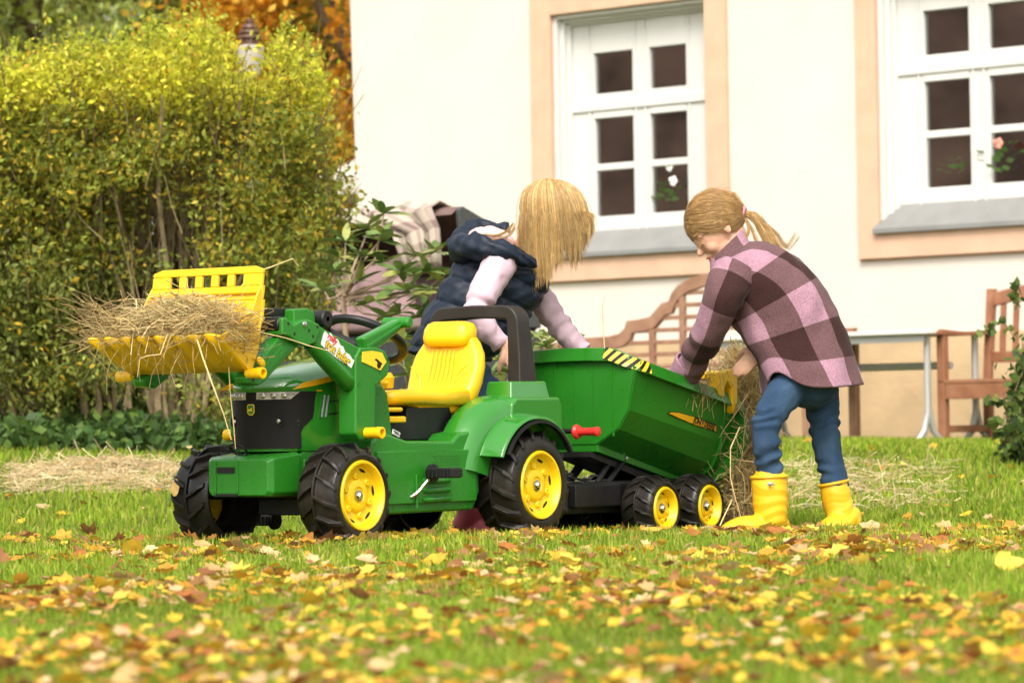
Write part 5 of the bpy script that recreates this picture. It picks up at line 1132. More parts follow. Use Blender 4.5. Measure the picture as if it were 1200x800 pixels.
# --- straw on the lawn
def lawn_straw(name, label, n, px0, px1, d0, d1, hmax, cols=HAYC):
    px = rng.uniform(px0, px1, n); dd = rng.uniform(d0, d1, n); e = 1 - (2 * (px - px0) / (px1 - px0) - 1) ** 2; f = 1 - (2 * (dd - d0) / (d1 - d0) - 1) ** 2
    X = (px - 600) / FPX * dd; lump = np.array([max(0, .45 + noise.noise(Vector((a * 3.1, b_ * 3.1, 4)))) for a, b_ in zip(X, dd)]); z = gz_np(X, dd) + .015 + hmax * e * f * rng.random(n) * lump; ok = rng.random(n) < .25 + lump; X, dd, z = X[ok], dd[ok], z[ok]; n = len(X); d = rng.normal(size=(n, 3)) * np.array([1, 1, .22]); return straws(name, label, 'straw', np.stack([X, dd, z], 1), d, rng.uniform(.08, .24, n), rng.uniform(.0014, .0026, n), cols)
PALE = [(.84, .70, .44), (.76, .60, .35), (.88, .77, .52), (.66, .50, .28)]
lawn_straw('straw_row', 'row of pale straw on the grass in front of the hedge', 1900, 8, 225, 14.1, 15.3, .09, PALE)
lawn_straw('straw_scatter', 'thin scatter of pale straw on the lawn behind the yellow boots', 800, 900, 1110, 13.0, 15.6, .02, PALE)
lawn_straw('straw_patch', 'faint straw patch on the lawn beneath the trailer', 500, 640, 860, 13.0, 15.0, .02, PALE)
single_straw('stiff straw leaning on the rear trailer wheel', [at(838, 630, 11.3), at(846, 610, 11.32), at(858, 585, 11.35)], .002)
single_straw('pale straw hanging down from the tailgate flange', [at(867, 500, 11.55), at(856, 525, 11.5), at(856, 560, 11.5), at(862, 585, 11.5), at(870, 612, 11.45)], .002)
# ================================================================== the two children
M['skin'] = mat('skin', (.60, .345, .235), .5, .35, var=.06, vscale=18, sss=.15)
M['hair'] = vcol_mat('blond_hair', .42, .45, .12, var=.12, vscale=40)
M['haircap'] = mat('hair_base', (.44, .265, .10), .6, .3, var=.15, vscale=60)
M['navy'] = mat('navy_quilted_nylon', (.0065, .0125, .026), .55, .3, var=.15, vscale=10, bump=.25, bscale=55)
M['lining'] = mat('pink_lining', (.70, .44, .40), .9, .2, bump=.3, bscale=80)
M['lilac'] = mat('lilac_jersey', (.55, .40, .47), .9, .15, var=.05, vscale=10, bump=.25, bscale=38)
M['denim'] = mat('blue_denim', (.018, .043, .088), .85, .2, col2=(.045, .085, .148), vscale=9, bump=.3, bscale=240)
M['seam'] = mat('denim_stitching', (.12, .17, .21), .8, .2)
M['bootyellow'] = mat('yellow_rubber', (.74, .42, .012), .45, .45, var=.10, vscale=9, bump=.10, bscale=40)
M['bootred'] = mat('dark_red_rubber', (.22, .03, .04), .5, .4, var=.1, vscale=9); M['lime'] = mat('lime_rubber', (.45, .55, .05), .5, .4)
M['pinktie'] = mat('pink_hair_tie', (.55, .22, .28), .8, .2); M['eyewhite'] = mat('eye_white', (.75, .73, .70), .2, .5); M['lips'] = mat('lip_skin', (.50, .20, .16), .45, .4)
# buffalo check flannel
pm = bpy.data.materials.new('checked_flannel'); pm.use_nodes = True; n_ = pm.node_tree; bs = n_.nodes['Principled BSDF']; bs.inputs['Roughness'].default_value = .95; bs.inputs['Specular IOR Level'].default_value = .15; bs.inputs['Sheen Weight'].default_value = .06
at_ = n_.nodes.new('ShaderNodeAttribute'); at_.attribute_name = 'plaid'; sp = n_.nodes.new('ShaderNodeSeparateXYZ'); n_.links.new(at_.outputs['Vector'], sp.inputs[0]); bands = []
for ax in ('X', 'Y'):
    fr = n_.nodes.new('ShaderNodeMath'); fr.operation = 'FRACT'; n_.links.new(sp.outputs[ax], fr.inputs[0]); gt = n_.nodes.new('ShaderNodeMath'); gt.operation = 'GREATER_THAN'; gt.inputs[1].default_value = .5; n_.links.new(fr.outputs[0], gt.inputs[0]); bands.append(gt)
ad = n_.nodes.new('ShaderNodeMath'); ad.operation = 'ADD'; n_.links.new(bands[0].outputs[0], ad.inputs[0]); n_.links.new(bands[1].outputs[0], ad.inputs[1])
hv = n_.nodes.new('ShaderNodeMath'); hv.operation = 'MULTIPLY'; hv.inputs[1].default_value = .5; n_.links.new(ad.outputs[0], hv.inputs[0])
rp = n_.nodes.new('ShaderNodeValToRGB'); rp.color_ramp.interpolation = 'CONSTANT'; e = rp.color_ramp.elements; e[0].color = (.32, .18, .235, 1); e[1].position = .75; e[1].color = (.036, .015, .014, 1); k = e.new(.3); k.color = (.118, .062, .068, 1); n_.links.new(hv.outputs[0], rp.inputs[0])
tc = n_.nodes.new('ShaderNodeTexCoord'); nz = n_.nodes.new('ShaderNodeTexNoise'); nz.inputs['Scale'].default_value = 260; n_.links.new(tc.outputs['Object'], nz.inputs['Vector']); mr = n_.nodes.new('ShaderNodeMapRange'); mr.inputs['From Min'].default_value = .3; mr.inputs['From Max'].default_value = .7; mr.inputs['To Min'].default_value = .72; mr.inputs['To Max'].default_value = 1.28; n_.links.new(nz.outputs['Fac'], mr.inputs['Value'])
mu = n_.nodes.new('ShaderNodeVectorMath'); mu.operation = 'SCALE'; n_.links.new(rp.outputs['Color'], mu.inputs[0]); n_.links.new(mr.outputs['Result'], mu.inputs['Scale']); n_.links.new(mu.outputs[0], bs.inputs['Base Color'])
bp = n_.nodes.new('ShaderNodeBump'); bp.inputs['Strength'].default_value = .35; bp.inputs['Distance'].default_value = .004; n_.links.new(nz.outputs['Fac'], bp.inputs['Height']); n_.links.new(bp.outputs[0], bs.inputs['Normal'])
M['plaid'] = pm

def cr(P_, t):                           # Catmull-Rom through a list of vectors / floats
    n = len(P_) - 1; i = min(int(t * n), n - 1); u = t * n - i; a, b_, c, d = P_[max(i - 1, 0)], P_[i], P_[i + 1], P_[min(i + 2, n)]
    return (b_ * 2 + (c - a) * u + (a * 2 - b_ * 5 + c * 4 - d) * u * u + (b_ * 3 - a - c * 3 + d) * u * u * u) * .5
def loft_garment(name, m, parent, stations, nr=50, na=56, disp=None, sq=1.0, plaid=None, thick=.006, hem=None, base=Vector((0, 0, 0)), capped=False):
    """stations: (centre, A, B) vectors; disp(t, th, p) -> outward offset (m); plaid: (period_u, period_v, off_u, off_v)"""
    C_, A_, B_ = [[Vector(s[k]) for s in stations] for k in range(3)]; V = []; att = []; s_len = 0; prev = None
    for i in range(nr):
        t = i / (nr - 1); c, A, B = cr(C_, t), cr(A_, t), cr(B_, t)
        if prev is not None: s_len += (c - prev).length
        prev = c.copy(); ax = (cr(C_, min(1, t + .02)) - cr(C_, max(0, t - .02))).normalized(); rm = (A.length + B.length) / 2
        for j in range(na):
            th = 2 * PI * j / na; ca, sa = math.cos(th), math.sin(th); p = c + A * math.copysign(abs(ca) ** sq, ca) + B * math.copysign(abs(sa) ** sq, sa); o = (p - c).normalized()
            if hem: p = p + ax * hem(t, th)
            if disp: p = p + o * disp(t, th, p)
            V.append(p - base); att.append(((plaid[2] + rm * (th if th <= PI * 1.5 else th - 2 * PI) / plaid[0]) if plaid else 0, (plaid[3] + s_len / plaid[1]) if plaid else 0, 0))
    idx = np.arange(nr * na).reshape(nr, na); F_ = np.stack([idx[:-1], np.roll(idx, -1, 1)[:-1], np.roll(idx, -1, 1)[1:], idx[1:]], -1).reshape(-1, 4)
    me = np_mesh(name, np.array(V), F_, m, smooth=True)
    if plaid: a = me.attributes.new('plaid', 'FLOAT_VECTOR', 'POINT'); a.data.foreach_set('vector', np.array(att, dtype=np.float32).ravel())
    bm = bmesh.new(); bm.from_mesh(me)
    if capped: bmesh.ops.holes_fill(bm, edges=[e for e in bm.edges if e.is_boundary], sides=0)
    bmesh.ops.recalc_face_normals(bm, faces=bm.faces); bm.to_mesh(me); bm.free(); o = link_mesh(name, me, parent)
    if thick: so = o.modifiers.new('thick', 'SOLIDIFY'); so.thickness = thick; so.offset = -1
    return o
def limb_stations(pts, rad, depth=1.0):
    """round stations along points; A lies across the limb in the picture plane, B towards the viewer"""
    S = []
    for i, p in enumerate(pts):
        t = (Vector(pts[min(i + 1, len(pts) - 1)]) - Vector(pts[max(i - 1, 0)])).normalized(); A = t.cross(Vector((0, -1, 0))).normalized(); B = A.cross(t).normalized(); S.append((Vector(p), A * rad[i], B * rad[i] * depth))
    return S
def limb(b, pts, rad, n=14):
    b.tube(pts, rad, n)
    for p, r in zip(pts, rad): b.ball(p, r, n, 8)
def blob(name, b, m, parent, voxel=.005, it=6, base=Vector((0, 0, 0)), fn=None):
    """one continuous skin over overlapping shapes"""
    me = bpy.data.meshes.new('tmp'); me.from_pydata([tuple(Vector(p) - base) for p in b.v], [], b.f); bm = bmesh.new(); bm.from_mesh(me); bmesh.ops.recalc_face_normals(bm, faces=bm.faces); bm.to_mesh(me); bm.free()
    o = bpy.data.objects.new('tmp', me); r = o.modifiers.new('r', 'REMESH'); r.mode = 'VOXEL'; r.voxel_size = voxel; s = o.modifiers.new('s', 'SMOOTH'); s.factor = .5; s.iterations = it
    out = evaluated(o); bpy.data.meshes.remove(me)
    out.name = name; out.materials.clear(); out.materials.append(m); out.polygons.foreach_set('use_smooth', [True] * len(out.polygons))
    if fn:
        n = len(out.vertices); co = np.empty(n * 3, np.float32); no = np.empty(n * 3, np.float32); out.vertices.foreach_get('co', co); out.vertices.foreach_get('normal', no); co = co.reshape(-1, 3); no = no.reshape(-1, 3)
        off = np.array([fn(Vector(c) + base) for c in co.tolist()], np.float32); co += no * off[:, None]; out.vertices.foreach_set('co', co.ravel()); out.update()
    return link_mesh(name, out, parent)
def fold(p, s=14, a=.006, k=3): return a * noise.noise(Vector((p.x * s, p.y * s, p.z * s * .5 + k))) + a * .5 * noise.noise(Vector((p.x * s * 2.3, p.y * s * 2.3, p.z * s * 1.7 + k)))
class Head:
    def __init__(s, c, f, up): s.c = Vector(c); s.f = Vector(f).normalized(); s.u = Vector(up); s.u = (s.u - s.f * s.u.dot(s.f)).normalized(); s.s = s.u.cross(s.f); s.M = Matrix((s.f, s.s, s.u)).transposed()
    def p(s, x, y, z): return s.c + s.f * x + s.s * y + s.u * z
    def add(s, b, k=1.0, ears=True):
        q = lambda c, r: b.ball(s.p(*[v * k for v in c]), [v * k for v in r], 20, 14, s.M)
        q((-.012, 0, .028), (.092, .074, .082)); q((.022, 0, .0), (.066, .062, .07)); q((.030, 0, -.045), (.050, .050, .050)); q((.055, 0, -.072), (.024, .026, .020))
        for y in (-1, 1): q((.052, y * .030, -.028), (.026, .024, .026)); q((-.010, y * (.068 if ears else .055), -.014), (.014, .007, .023)); q((.058, y * .030, .020), (.018, .026, .012))
        q((.092, 0, -.020), (.014, .010, .011)); b.tube([s.p(*[v * k for v in c]) for c in ((.074, 0, .016), (.084, 0, -.004), (.093, 0, -.018))], [.007 * k, .008 * k, .010 * k], 10)
        q((.081, 0, -.046), (.010, .019, .0065)); q((.078, 0, -.057), (.010, .016, .0065))
    def details(s, parent, base, k=1.0):
        for y in (-1, 1):
            b = MB(); b.ball(s.p(.063 * k, y * .031 * k, .003 * k) - base, [.0120 * k] * 3, 14, 10); b.cur = 1; b.ball(s.p(.0735 * k, y * .032 * k, -.005 * k) - base, [.0042 * k, .009 * k, .0022 * k], 10, 8, s.M); b.build('eye', [M['skin'], M['haircap']], parent)
            b = MB(); b.tube([s.p(.071 * k, y * .012 * k, .028 * k) - base, s.p(.077 * k, y * .030 * k, .033 * k) - base, s.p(.064 * k, y * .052 * k, .026 * k) - base], [.002, .004, .0015], 6); b.build('eyebrow', M['haircap'], parent)
            b = MB(); b.tube([s.p(.080 * k, y * .018 * k, -.004 * k) - base, s.p(.083 * k, y * .032 * k, -.007 * k) - base, s.p(.076 * k, y * .046 * k, -.003 * k) - base], .0016, 6); b.build('eyelashes', M['haircap'], parent)
        b = MB(); b.ball(s.p(.0845 * k, 0, -.047 * k) - base, [.0085 * k, .0185 * k, .005 * k], 14, 8, s.M); b.ball(s.p(.0815 * k, 0, -.057 * k) - base, [.0085 * k, .0155 * k, .0055 * k], 14, 8, s.M); b.build('lips', M['lips'], parent)
def hand(b, wrist, d, palm_n, k=1.0, curl=.5, thumb_side=1):
    """palm and five unequal bent fingers; d: towards the finger tips, palm_n: out of the palm"""
    d = Vector(d).normalized(); n_ = Vector(palm_n); n_ = (n_ - d * n_.dot(d)).normalized(); s_ = d.cross(n_) * thumb_side; w = Vector(wrist)
    P_ = lambda x, y, z: w + (d * x + s_ * y + n_ * z) * k
    limb(b, [P_(-.02, 0, 0), P_(.01, 0, 0)], [.020 * k, .019 * k], 12); b.ball(P_(.035, 0, .002), (.034 * k, .029 * k, .013 * k), 16, 10, Matrix((d, s_, n_)).transposed())
    for y, L, x0 in ((.021, .050, .058), (.0075, .056, .062), (-.0065, .052, .060), (-.019, .041, .054)):
        a = 0; p = P_(x0 - .012, y, 0); pts = [p]; q = Vector((x0 - .012, y, 0)); ang = 0
        for j, f in enumerate((.16, .40, .28, .20)):
            if j: ang += curl * (.75 if j == 1 else 1)
            q = q + Vector((math.cos(ang), 0, math.sin(ang))) * (L * f + (.012 if j == 0 else 0)); pts.append(P_(*q))
        limb(b, pts, [.0082 * k, .008 * k, .0075 * k, .007 * k, .006 * k], 10)
    limb(b, [P_(.012, .018, .004), P_(.032, .034, .012), P_(.050, .038, .024), P_(.064, .033, .034)], [.0105 * k, .0095 * k, .0085 * k, .0068 * k], 10)
HAIRC = [(.52, .31, .115), (.62, .41, .17), (.38, .21, .075), (.70, .50, .24), (.46, .27, .095)]
def hair_mesh(name, parent, paths, w, base, cols=HAIRC):
    V, F_, T = ribbons(len(paths), np.array(paths), w, pick(cols, len(paths), .12)); return link_mesh(name, np_mesh(name, V - np.array(base), F_, M['hair'], T, smooth=True), parent)

# ------------------------------------------------------------------ child in the checked coat
D = 11.42; RB = on_ground(930, D); gk = empty('person', RB); tag(gk, 'child in pink and brown checked coat and yellow boots bending over the trailer', 'person')
A2 = lambda px, py, d=D: at(px, py, d)
hd2 = Head(A2(841, 268, 11.45), (-.74, -.10, -.66), (-.66, 0, .74))
b = MB(); hd2.add(b, 1.03)
limb(b, [hd2.p(-.028, 0, -.05), A2(862, 305)], [.040, .044]); limb(b, [A2(868, 318), A2(900, 350), A2(935, 400), A2(948, 428)], [.075, .095, .095, .085])
for s, dd in ((-1, .10), (1, -.10)):
    limb(b, [A2(866, 322, D), A2(856, 325, D - dd), ], [.05, .045])
limb(b, [A2(852, 326, 11.30), A2(832, 385, 11.34), A2(806, 432, 11.52), A2(802, 440, 11.55)], [.040, .032, .024, .022]); hand(b, A2(801, 441, 11.56), (-.25, .3, -.9), (.5, .6, -.1), 1.0, .55, 1)
limb(b, [A2(868, 330, 11.55), A2(915, 385, 11.54), A2(896, 408, 11.46)], [.040, .032, .023]); hand(b, A2(891, 410, 11.44), (-.70, -.15, -.70), (-.3, .85, -.35), 1.0, .22, -1)
for hip, kn, an, d0, d1, d2 in (((932, 445), (897, 495), (901, 575), 11.36, 11.30, 11.32), ((958, 445), (966, 510), (980, 580), 11.52, 11.52, 11.50)):
    limb(b, [A2(*hip, d0), A2(*kn, d1), A2(*an, d2), A2(an[0], an[1] + 35, d2)], [.046, .036, .030, .032])
blob('body', b, M['skin'], gk, .0045, 5, RB)
hd2.details(gk, RB, 1.03)
# coat: back edge / front edge pixels from collar to hem
def edge_stations(E_, d, dr):
    S = []
    for (bx, by, fx, fy), r in zip(E_, dr):
        p0, p1 = at(bx, by, d), at(fx, fy, d); c = (p0 + p1) / 2; S.append((c, (p0 - p1) / 2, Vector((0, -r, 0))))
    return S
CE = [(877, 284, 843, 312), (898, 284, 832, 330), (922, 292, 838, 352), (948, 312, 852, 372), (969, 340, 866, 390), (985, 375, 876, 408), (999, 412, 886, 430), (1013, 450, 891, 462)]
cdisp = lambda t, th, p: fold(p, 11, .011, 2) + .006 * math.sin(th * 3 + t * 9) * t + .012 * max(0, .35 - abs(noise.noise(Vector((p.x * 9, p.y * 9, p.z * 9 + p.x * 6))))) - .004
chem = lambda t, th: -.03 * smooth01((t - .75) / .25) * math.exp(-((((th - 2.25 + PI) % (2 * PI)) - PI) / .42) ** 2) * 2.2
coat = loft_garment('coat', M['plaid'], gk, edge_stations(CE, D, [.062, .120, .145, .150, .150, .150, .155, .165]), 70, 72, cdisp, .86, (.205, .225, .42, .10), .007, chem, RB)
b_ = [(870, 268, 832, 306), (876, 282, 833, 318), (882, 290, 834, 330)]
col_ = loft_garment('collar', M['plaid'], gk, edge_stations(b_, 11.45, [.068, .078, .085]), 16, 48, lambda t, th, p: .010 * t + fold(p, 20, .004), .9, (.205, .225, .15, .30), .007, None, RB)
sl1 = [A2(862, 318, 11.33), A2(848, 345, 11.28), A2(833, 385, 11.34), A2(820, 408, 11.43), A2(806, 434, 11.53)]
sdisp = lambda t, th, p: fold(p, 16, .010, 7) + .005 * math.sin(t * 34 + th) * smooth01((t - .45) / .3)
loft_garment('sleeve', M['plaid'], gk, limb_stations(sl1, [.072, .064, .057, .053, .046], .95), 46, 40, sdisp, 1, (.205, .225, .12, .33), .006, None, RB)
sl2 = [A2(872, 325, 11.52), A2(900, 360, 11.56), A2(920, 386, 11.56), A2(908, 398, 11.50), A2(891, 409, 11.455)]
loft_garment('sleeve', M['plaid'], gk, limb_stations(sl2, [.07, .062, .055, .048, .040], .9), 40, 36, sdisp, 1, (.205, .225, .4, .2), .006, None, RB)
loft_garment('cuff_lining', M['navy'], gk, limb_stations([A2(897, 406, 11.465), A2(889, 410.5, 11.45)], [.037, .038]), 6, 28, None, 1, None, .004, None, RB)
loft_garment('cuff', M['plaid'], gk, limb_stations([A2(810, 424, 11.50), A2(806, 431, 11.52), A2(798, 445, 11.56)], [.050, .053, .050]), 12, 36, lambda t, th, p: fold(p, 30, .006), 1, (.205, .225, .1, .12), .006, None, RB)
# jeans
b = MB(); limb(b, [A2(950, 422), A2(948, 440)], [.11, .108])
limb(b, [A2(930, 445, 11.36), A2(912, 470, 11.32), A2(897, 497, 11.29), A2(898, 520, 11.29), A2(901, 545, 11.31), A2(903, 572, 11.32)], [.066, .058, .048, .045, .043, .043])
limb(b, [A2(961, 445, 11.52), A2(964, 475, 11.52), A2(967, 508, 11.51), A2(971, 535, 11.51), A2(978, 560, 11.50), A2(981, 578, 11.50)], [.060, .055, .048, .045, .044, .043])
def jfold(p):
    z = p.z; w = .0065 * math.sin(z * 125 + 9 * noise.noise(p * 9)) * max(0, noise.noise(p * 11 + Vector((3, 0, 0))) + .45); return w + fold(p, 20, .003)
jn = blob('jeans', b, M['denim'], gk, .0055, 5, RB, jfold)
# rubber boots
def boot(name, m, parent, shaft, rad, toe, heel, base, dpt, label=None, wave=True, solez=.0):
    b = MB(); limb(b, shaft, rad, 18); a = Vector(shaft[-1]); g = a.z - rad[-1] * .4
    T_, H_ = Vector(toe), Vector(heel); mid_ = T_.lerp(H_, .45); fw = (T_ - H_).normalized(); sd_ = Vector((-fw.y, fw.x, 0))
    R_ = Matrix((fw, sd_, Vector((0, 0, 1)))).transposed()
    Lf = (T_ - H_).length
    b.ball(T_ - fw * .048 + Vector((0, 0, .030)), (.055, .043, .034), 20, 12, R_); b.ball(mid_ + Vector((0, 0, .036)), (Lf * .42, .042, .042), 20, 12, R_); b.ball(H_ + fw * .058 + Vector((0, 0, .042)), (.048, .042, .050), 20, 12, R_)
    limb(b, [a, mid_.lerp(H_, .45) + Vector((0, 0, .055))], [rad[-1], .048], 18)
    b.box((T_ + H_) / 2 + fw * .0 + Vector((0, 0, .008)), ((T_ - H_).length * .86, .066, .014), R_)
    w = (lambda p: .0016 * math.sin(p.z * 110 + 10 * noise.noise(Vector((p.x * 9, p.y * 9, p.z * 5)))) ** 3 + fold(p, 12, .002)) if wave else None
    bo = blob(name, b, m, parent, .0048, 14, base, w); t0 = Vector(shaft[0]); t1 = Vector(shaft[1]); ax = (t0 - t1).normalized()
    k_ = MB(); A = ax.cross(Vector((0, 1, 0))).normalized(); B = ax.cross(A); rg = []
    for q in np.linspace(0, 2 * PI, 9)[:-1]: rg.append([t0 + ax * (rad[0] * .35 + .005 * math.sin(q)) + (A * math.cos(u) + B * math.sin(u)) * (rad[0] * .98 + .004 * math.cos(q)) - base for u in np.linspace(0, 2 * PI, 33)[:-1]])
    rg.append(rg[0]); k_.loft(rg, cap=False); k_.build('boot_rim', m, bo); return bo
zb1 = ground_z(*A2(890, 600, 11.32).xy) - .002
p_ = lambda px, d: Vector((at(px, 560, d).x, d, zb1))
bt = boot('boot', M['bootyellow'], gk, [A2(902, 566, 11.32), A2(903, 590, 11.32), A2(904, 606, 11.32)], [.060, .058, .052], p_(846, 11.25), p_(926, 11.36), RB, 0)
boot('boot', M['bootyellow'], gk, [A2(978, 572, 11.50), A2(982, 592, 11.50), A2(987, 606, 11.50)], [.050, .049, .047], p_(972, 11.42) + Vector((-.02, -.01, 0)), p_(1004, 11.56), RB, 0)
b = MB(); q = lambda px, py: at(px, py, 11.25) - RB; b.add([q(899, 566), q(902, 564), q(905, 565), q(909, 569), q(904, 568), q(902, 570), q(900, 568)], [(0, 1, 2, 3, 4, 5, 6)]); em_ = b.build('boot_mark', M['stickergrey'], bt, fix=False); so = em_.modifiers.new('t', 'SOLIDIFY'); so.thickness = .002
# hair: cap, strands combed back to the tie, pony tail
Kc = 1.03; cap = MB()
for c, r in (((-.018, 0, .032), (.090, .075, .081)), ((-.036, 0, .005), (.055, .062, .062))): cap.ball(hd2.p(*[v * Kc for v in c]), [v * Kc for v in r], 22, 14, hd2.M)
blob('hair_cap', cap, M['haircap'], gk, .006, 3, RB)
tie = A2(870, 251, 11.44); tl_ = Vector(((tie - hd2.c).dot(hd2.f), (tie - hd2.c).dot(hd2.s), (tie - hd2.c).dot(hd2.u))); paths = []
E0 = Vector((-.016, 0, .032)) * Kc; er = Vector((.099, .083, .089)) * Kc
def onskull(v): v = v.normalized(); return Vector((E0.x + v.x * er.x, v.y * er.y, E0.z + v.z * er.z))
tdir = Vector(((tl_.x - E0.x) / er.x, tl_.y / er.y, (tl_.z - E0.z) / er.z)).normalized()
for k in range(6500):
    th = rng.uniform(-PI, PI); ph = rng.uniform(0, 1.35); f0 = Vector((math.cos(ph), math.sin(ph) * math.cos(th), math.sin(ph) * math.sin(th)))
    if f0.z < -.05 and f0.x > .12: continue                         # face stays free
    if f0.x > .80 and f0.z < .35: continue
    if f0.z < -.45: continue
    pts = []; lift = rng.uniform(.995, 1.028)
    for t in np.linspace(0, 1, 8):
        v = f0.lerp(tdir, t); v.normalize(); q = onskull(v); q = Vector((E0.x, 0, E0.z)).lerp(q, lift - .055 * (1 - min(1, t * 4.5)) + .02 * math.sin(PI * t)); q = q.lerp(tl_, smooth01((t - .8) / .2)) + Vector(rng.normal(0, .0008, 3)); pts.append(np.array(hd2.p(*q)))
    paths.append(pts)
for k in range(90):                                                   # flyaways
    v = Vector((rng.normal(-.1, .5), rng.normal(0, .6), abs(rng.normal(.6, .3)))).normalized(); a = hd2.p(*onskull(v)); e_ = Vector(rng.normal(0, 1, 3)) * .022 + (tie - a) * .45; paths.append([np.array(a + e_ * t + (a - hd2.c).normalized() * .012 * math.sin(PI * t)) for t in np.linspace(0, 1, 8)])
for k in range(0):                                                    # loose fringe
    y = rng.uniform(-.05, .05); a = hd2.p(.085, y, .075); e_ = hd2.p(.088 + rng.uniform(0, .006), y * 1.25, .03 + rng.uniform(-.02, .02)); paths.append([np.array(a.lerp(e_, t) + hd2.f * .007 * math.sin(PI * t)) for t in np.linspace(0, 1, 8)])
hair_mesh('hair', gk, paths, rng.uniform(.0003, .0007, len(paths)), RB, [(.44, .255, .095), (.52, .32, .13), (.36, .20, .07), (.60, .39, .17)])
cp = [tie, A2(884, 253, 11.43), A2(897, 270, 11.42), A2(907, 288, 11.41), A2(922, 302, 11.40)]; paths = []
for k in range(620):
    o1 = rng.normal(size=3); o1 /= np.linalg.norm(o1); r = rng.random() ** .5; endt = rng.uniform(.72, 1.08); pts = []
    for t in np.linspace(0, endt, 8):
        c = cr(cp, min(t, 1)); c = c + (cp[-1] - cp[-2]) * max(0, t - 1) * 3; sp_ = (.006 + .021 * math.sin(min(t, 1) * PI * .62)) * r; pts.append(np.array(c) + o1 * sp_ + np.array([-.018 * (1 - r) * t, 0, -.012 * t * rng.random()]) + rng.normal(0, .0012, 3))
    paths.append(pts)
for ctl in ([tie, A2(878, 268), A2(872, 285), A2(880, 298)], [tie, A2(884, 275), A2(888, 295), A2(893, 306)], [tie, A2(905, 268), A2(922, 290), A2(934, 275)]):
    for k in range(34): off = rng.normal(0, .004, 3); paths.append([np.array(cr(ctl, t)) + off * (.3 + 1.5 * t) for t in np.linspace(0, 1, 8)])
hair_mesh('ponytail', gk, paths, rng.uniform(.0005, .0010, len(paths)), RB)
b = MB(); tn = (A2(884, 253, 11.43) - tie).normalized(); A = tn.cross(Vector((0, 1, 0))).normalized(); B = tn.cross(A); rg = [[tie + tn * (.004 + .007 * math.sin(q)) + (A * math.cos(u) + B * math.sin(u)) * (.019 + .008 * math.cos(q) + .0015 * math.sin(5 * u)) - RB for u in np.linspace(0, 2 * PI, 25)[:-1]] for q in np.linspace(0, 2 * PI, 9)]; b.loft(rg, cap=False); b.build('hair_tie', M['pinktie'], gk)

# ------------------------------------------------------------------ child in the navy vest
D = 11.32; LB = on_ground(545, 11.4); vk = empty('person', LB); tag(vk, 'blond child in navy quilted vest and lilac sleeves reaching into the trailer', 'person')
hd1 = Head(A2(648, 258, 11.30), (.76, .10, -.62), (.60, 0, .80))
b = MB(); hd1.add(b, 1.0, False); limb(b, [hd1.p(-.03, 0, -.05), A2(612, 300)], [.038, .042]); limb(b, [A2(605, 308), A2(575, 345), A2(545, 385), A2(530, 412)], [.075, .09, .092, .098])
limb(b, [A2(602, 308), A2(592, 312, 11.22)], [.05, .042]); limb(b, [A2(604, 310), A2(612, 322, 11.42)], [.05, .042])
limb(b, [A2(585, 316, 11.18), A2(557, 364, 11.14), A2(588, 402, 11.14), A2(593, 408, 11.14)], [.038, .030, .022, .021]); hand(b, A2(594, 408, 11.14), (.30, -.05, -.95), (-.75, .5, -.2), 1.05, .42, -1)
limb(b, [A2(616, 325, 11.44), A2(650, 375, 11.46), A2(680, 408, 11.46)], [.038, .030, .022]); hand(b, A2(684, 413, 11.46), (.6, 0, -.8), (-.8, 0, -.6), 1.0, .4, 1)
for hip, kn, an, d0, d1, d2 in (((532, 425), (586, 500), (553, 590), 11.28, 11.30, 11.38), ((525, 425), (580, 510), (602, 590), 11.42, 11.45, 11.60)):
    limb(b, [A2(*hip, d0), A2(*kn, d1), A2(*an, d2), A2(an[0], an[1] + 22, d2)], [.068, .042, .032, .034])
blob('body', b, M['skin'], vk, .0048, 5, LB); hd1.details(vk, LB, 1.0)
VE = [(590, 278, 636, 312), (566, 284, 644, 330), (544, 298, 638, 346), (526, 320, 626, 364), (511, 344, 612, 382), (496, 372, 598, 398), (484, 396, 584, 412), (477, 411, 574, 424)]
def vdisp(t, th, p): s = abs(math.sin(PI * (t * 6.2 + .25))); return .013 * (s ** .5) - .010 + fold(p, 24, .008, 4) + .0025 * math.sin(th * 17 + t * 40)
loft_garment('vest', M['navy'], vk, edge_stations(VE, D, [.070, .108, .118, .122, .122, .124, .126, .130]), 110, 72, vdisp, .88, None, .012, None, LB)
hp = [A2(628, 312, 11.20), A2(606, 300, 11.16), A2(580, 292, 11.14), A2(556, 289, 11.18), A2(541, 291, 11.30), A2(545, 281, 11.42), A2(566, 270, 11.48), A2(596, 272, 11.46)]
def hdisp(t, th, p): return .009 * abs(math.sin(PI * t * 6.5)) ** .5 - .003 + fold(p, 30, .011) + .003 * math.sin(th * 5 + t * 31)
loft_garment('hood', M['navy'], vk, limb_stations(hp, [.012, .019, .028, .037, .041, .040, .031, .020]), 60, 28, hdisp, 1, None, 0, None, LB, capped=True)
b = MB(); R_ = Matrix.Rotation(math.radians(28), 3, 'Y'); b.ball(A2(584, 281, 11.30), (.062, .10, .034), 20, 12, R_); b.ball(A2(562, 279, 11.32), (.036, .085, .036), 18, 12, R_)
blob('hood_lining', b, M['lining'], vk, .006, 4, LB, lambda p: fold(p, 30, .006))
ldisp = lambda t, th, p: fold(p, 24, .008, 1) + .005 * math.sin(t * 46 + 2 * math.sin(th)) * (math.exp(-((t - .55) / .14) ** 2) + .5 * smooth01((t - .8) / .2))
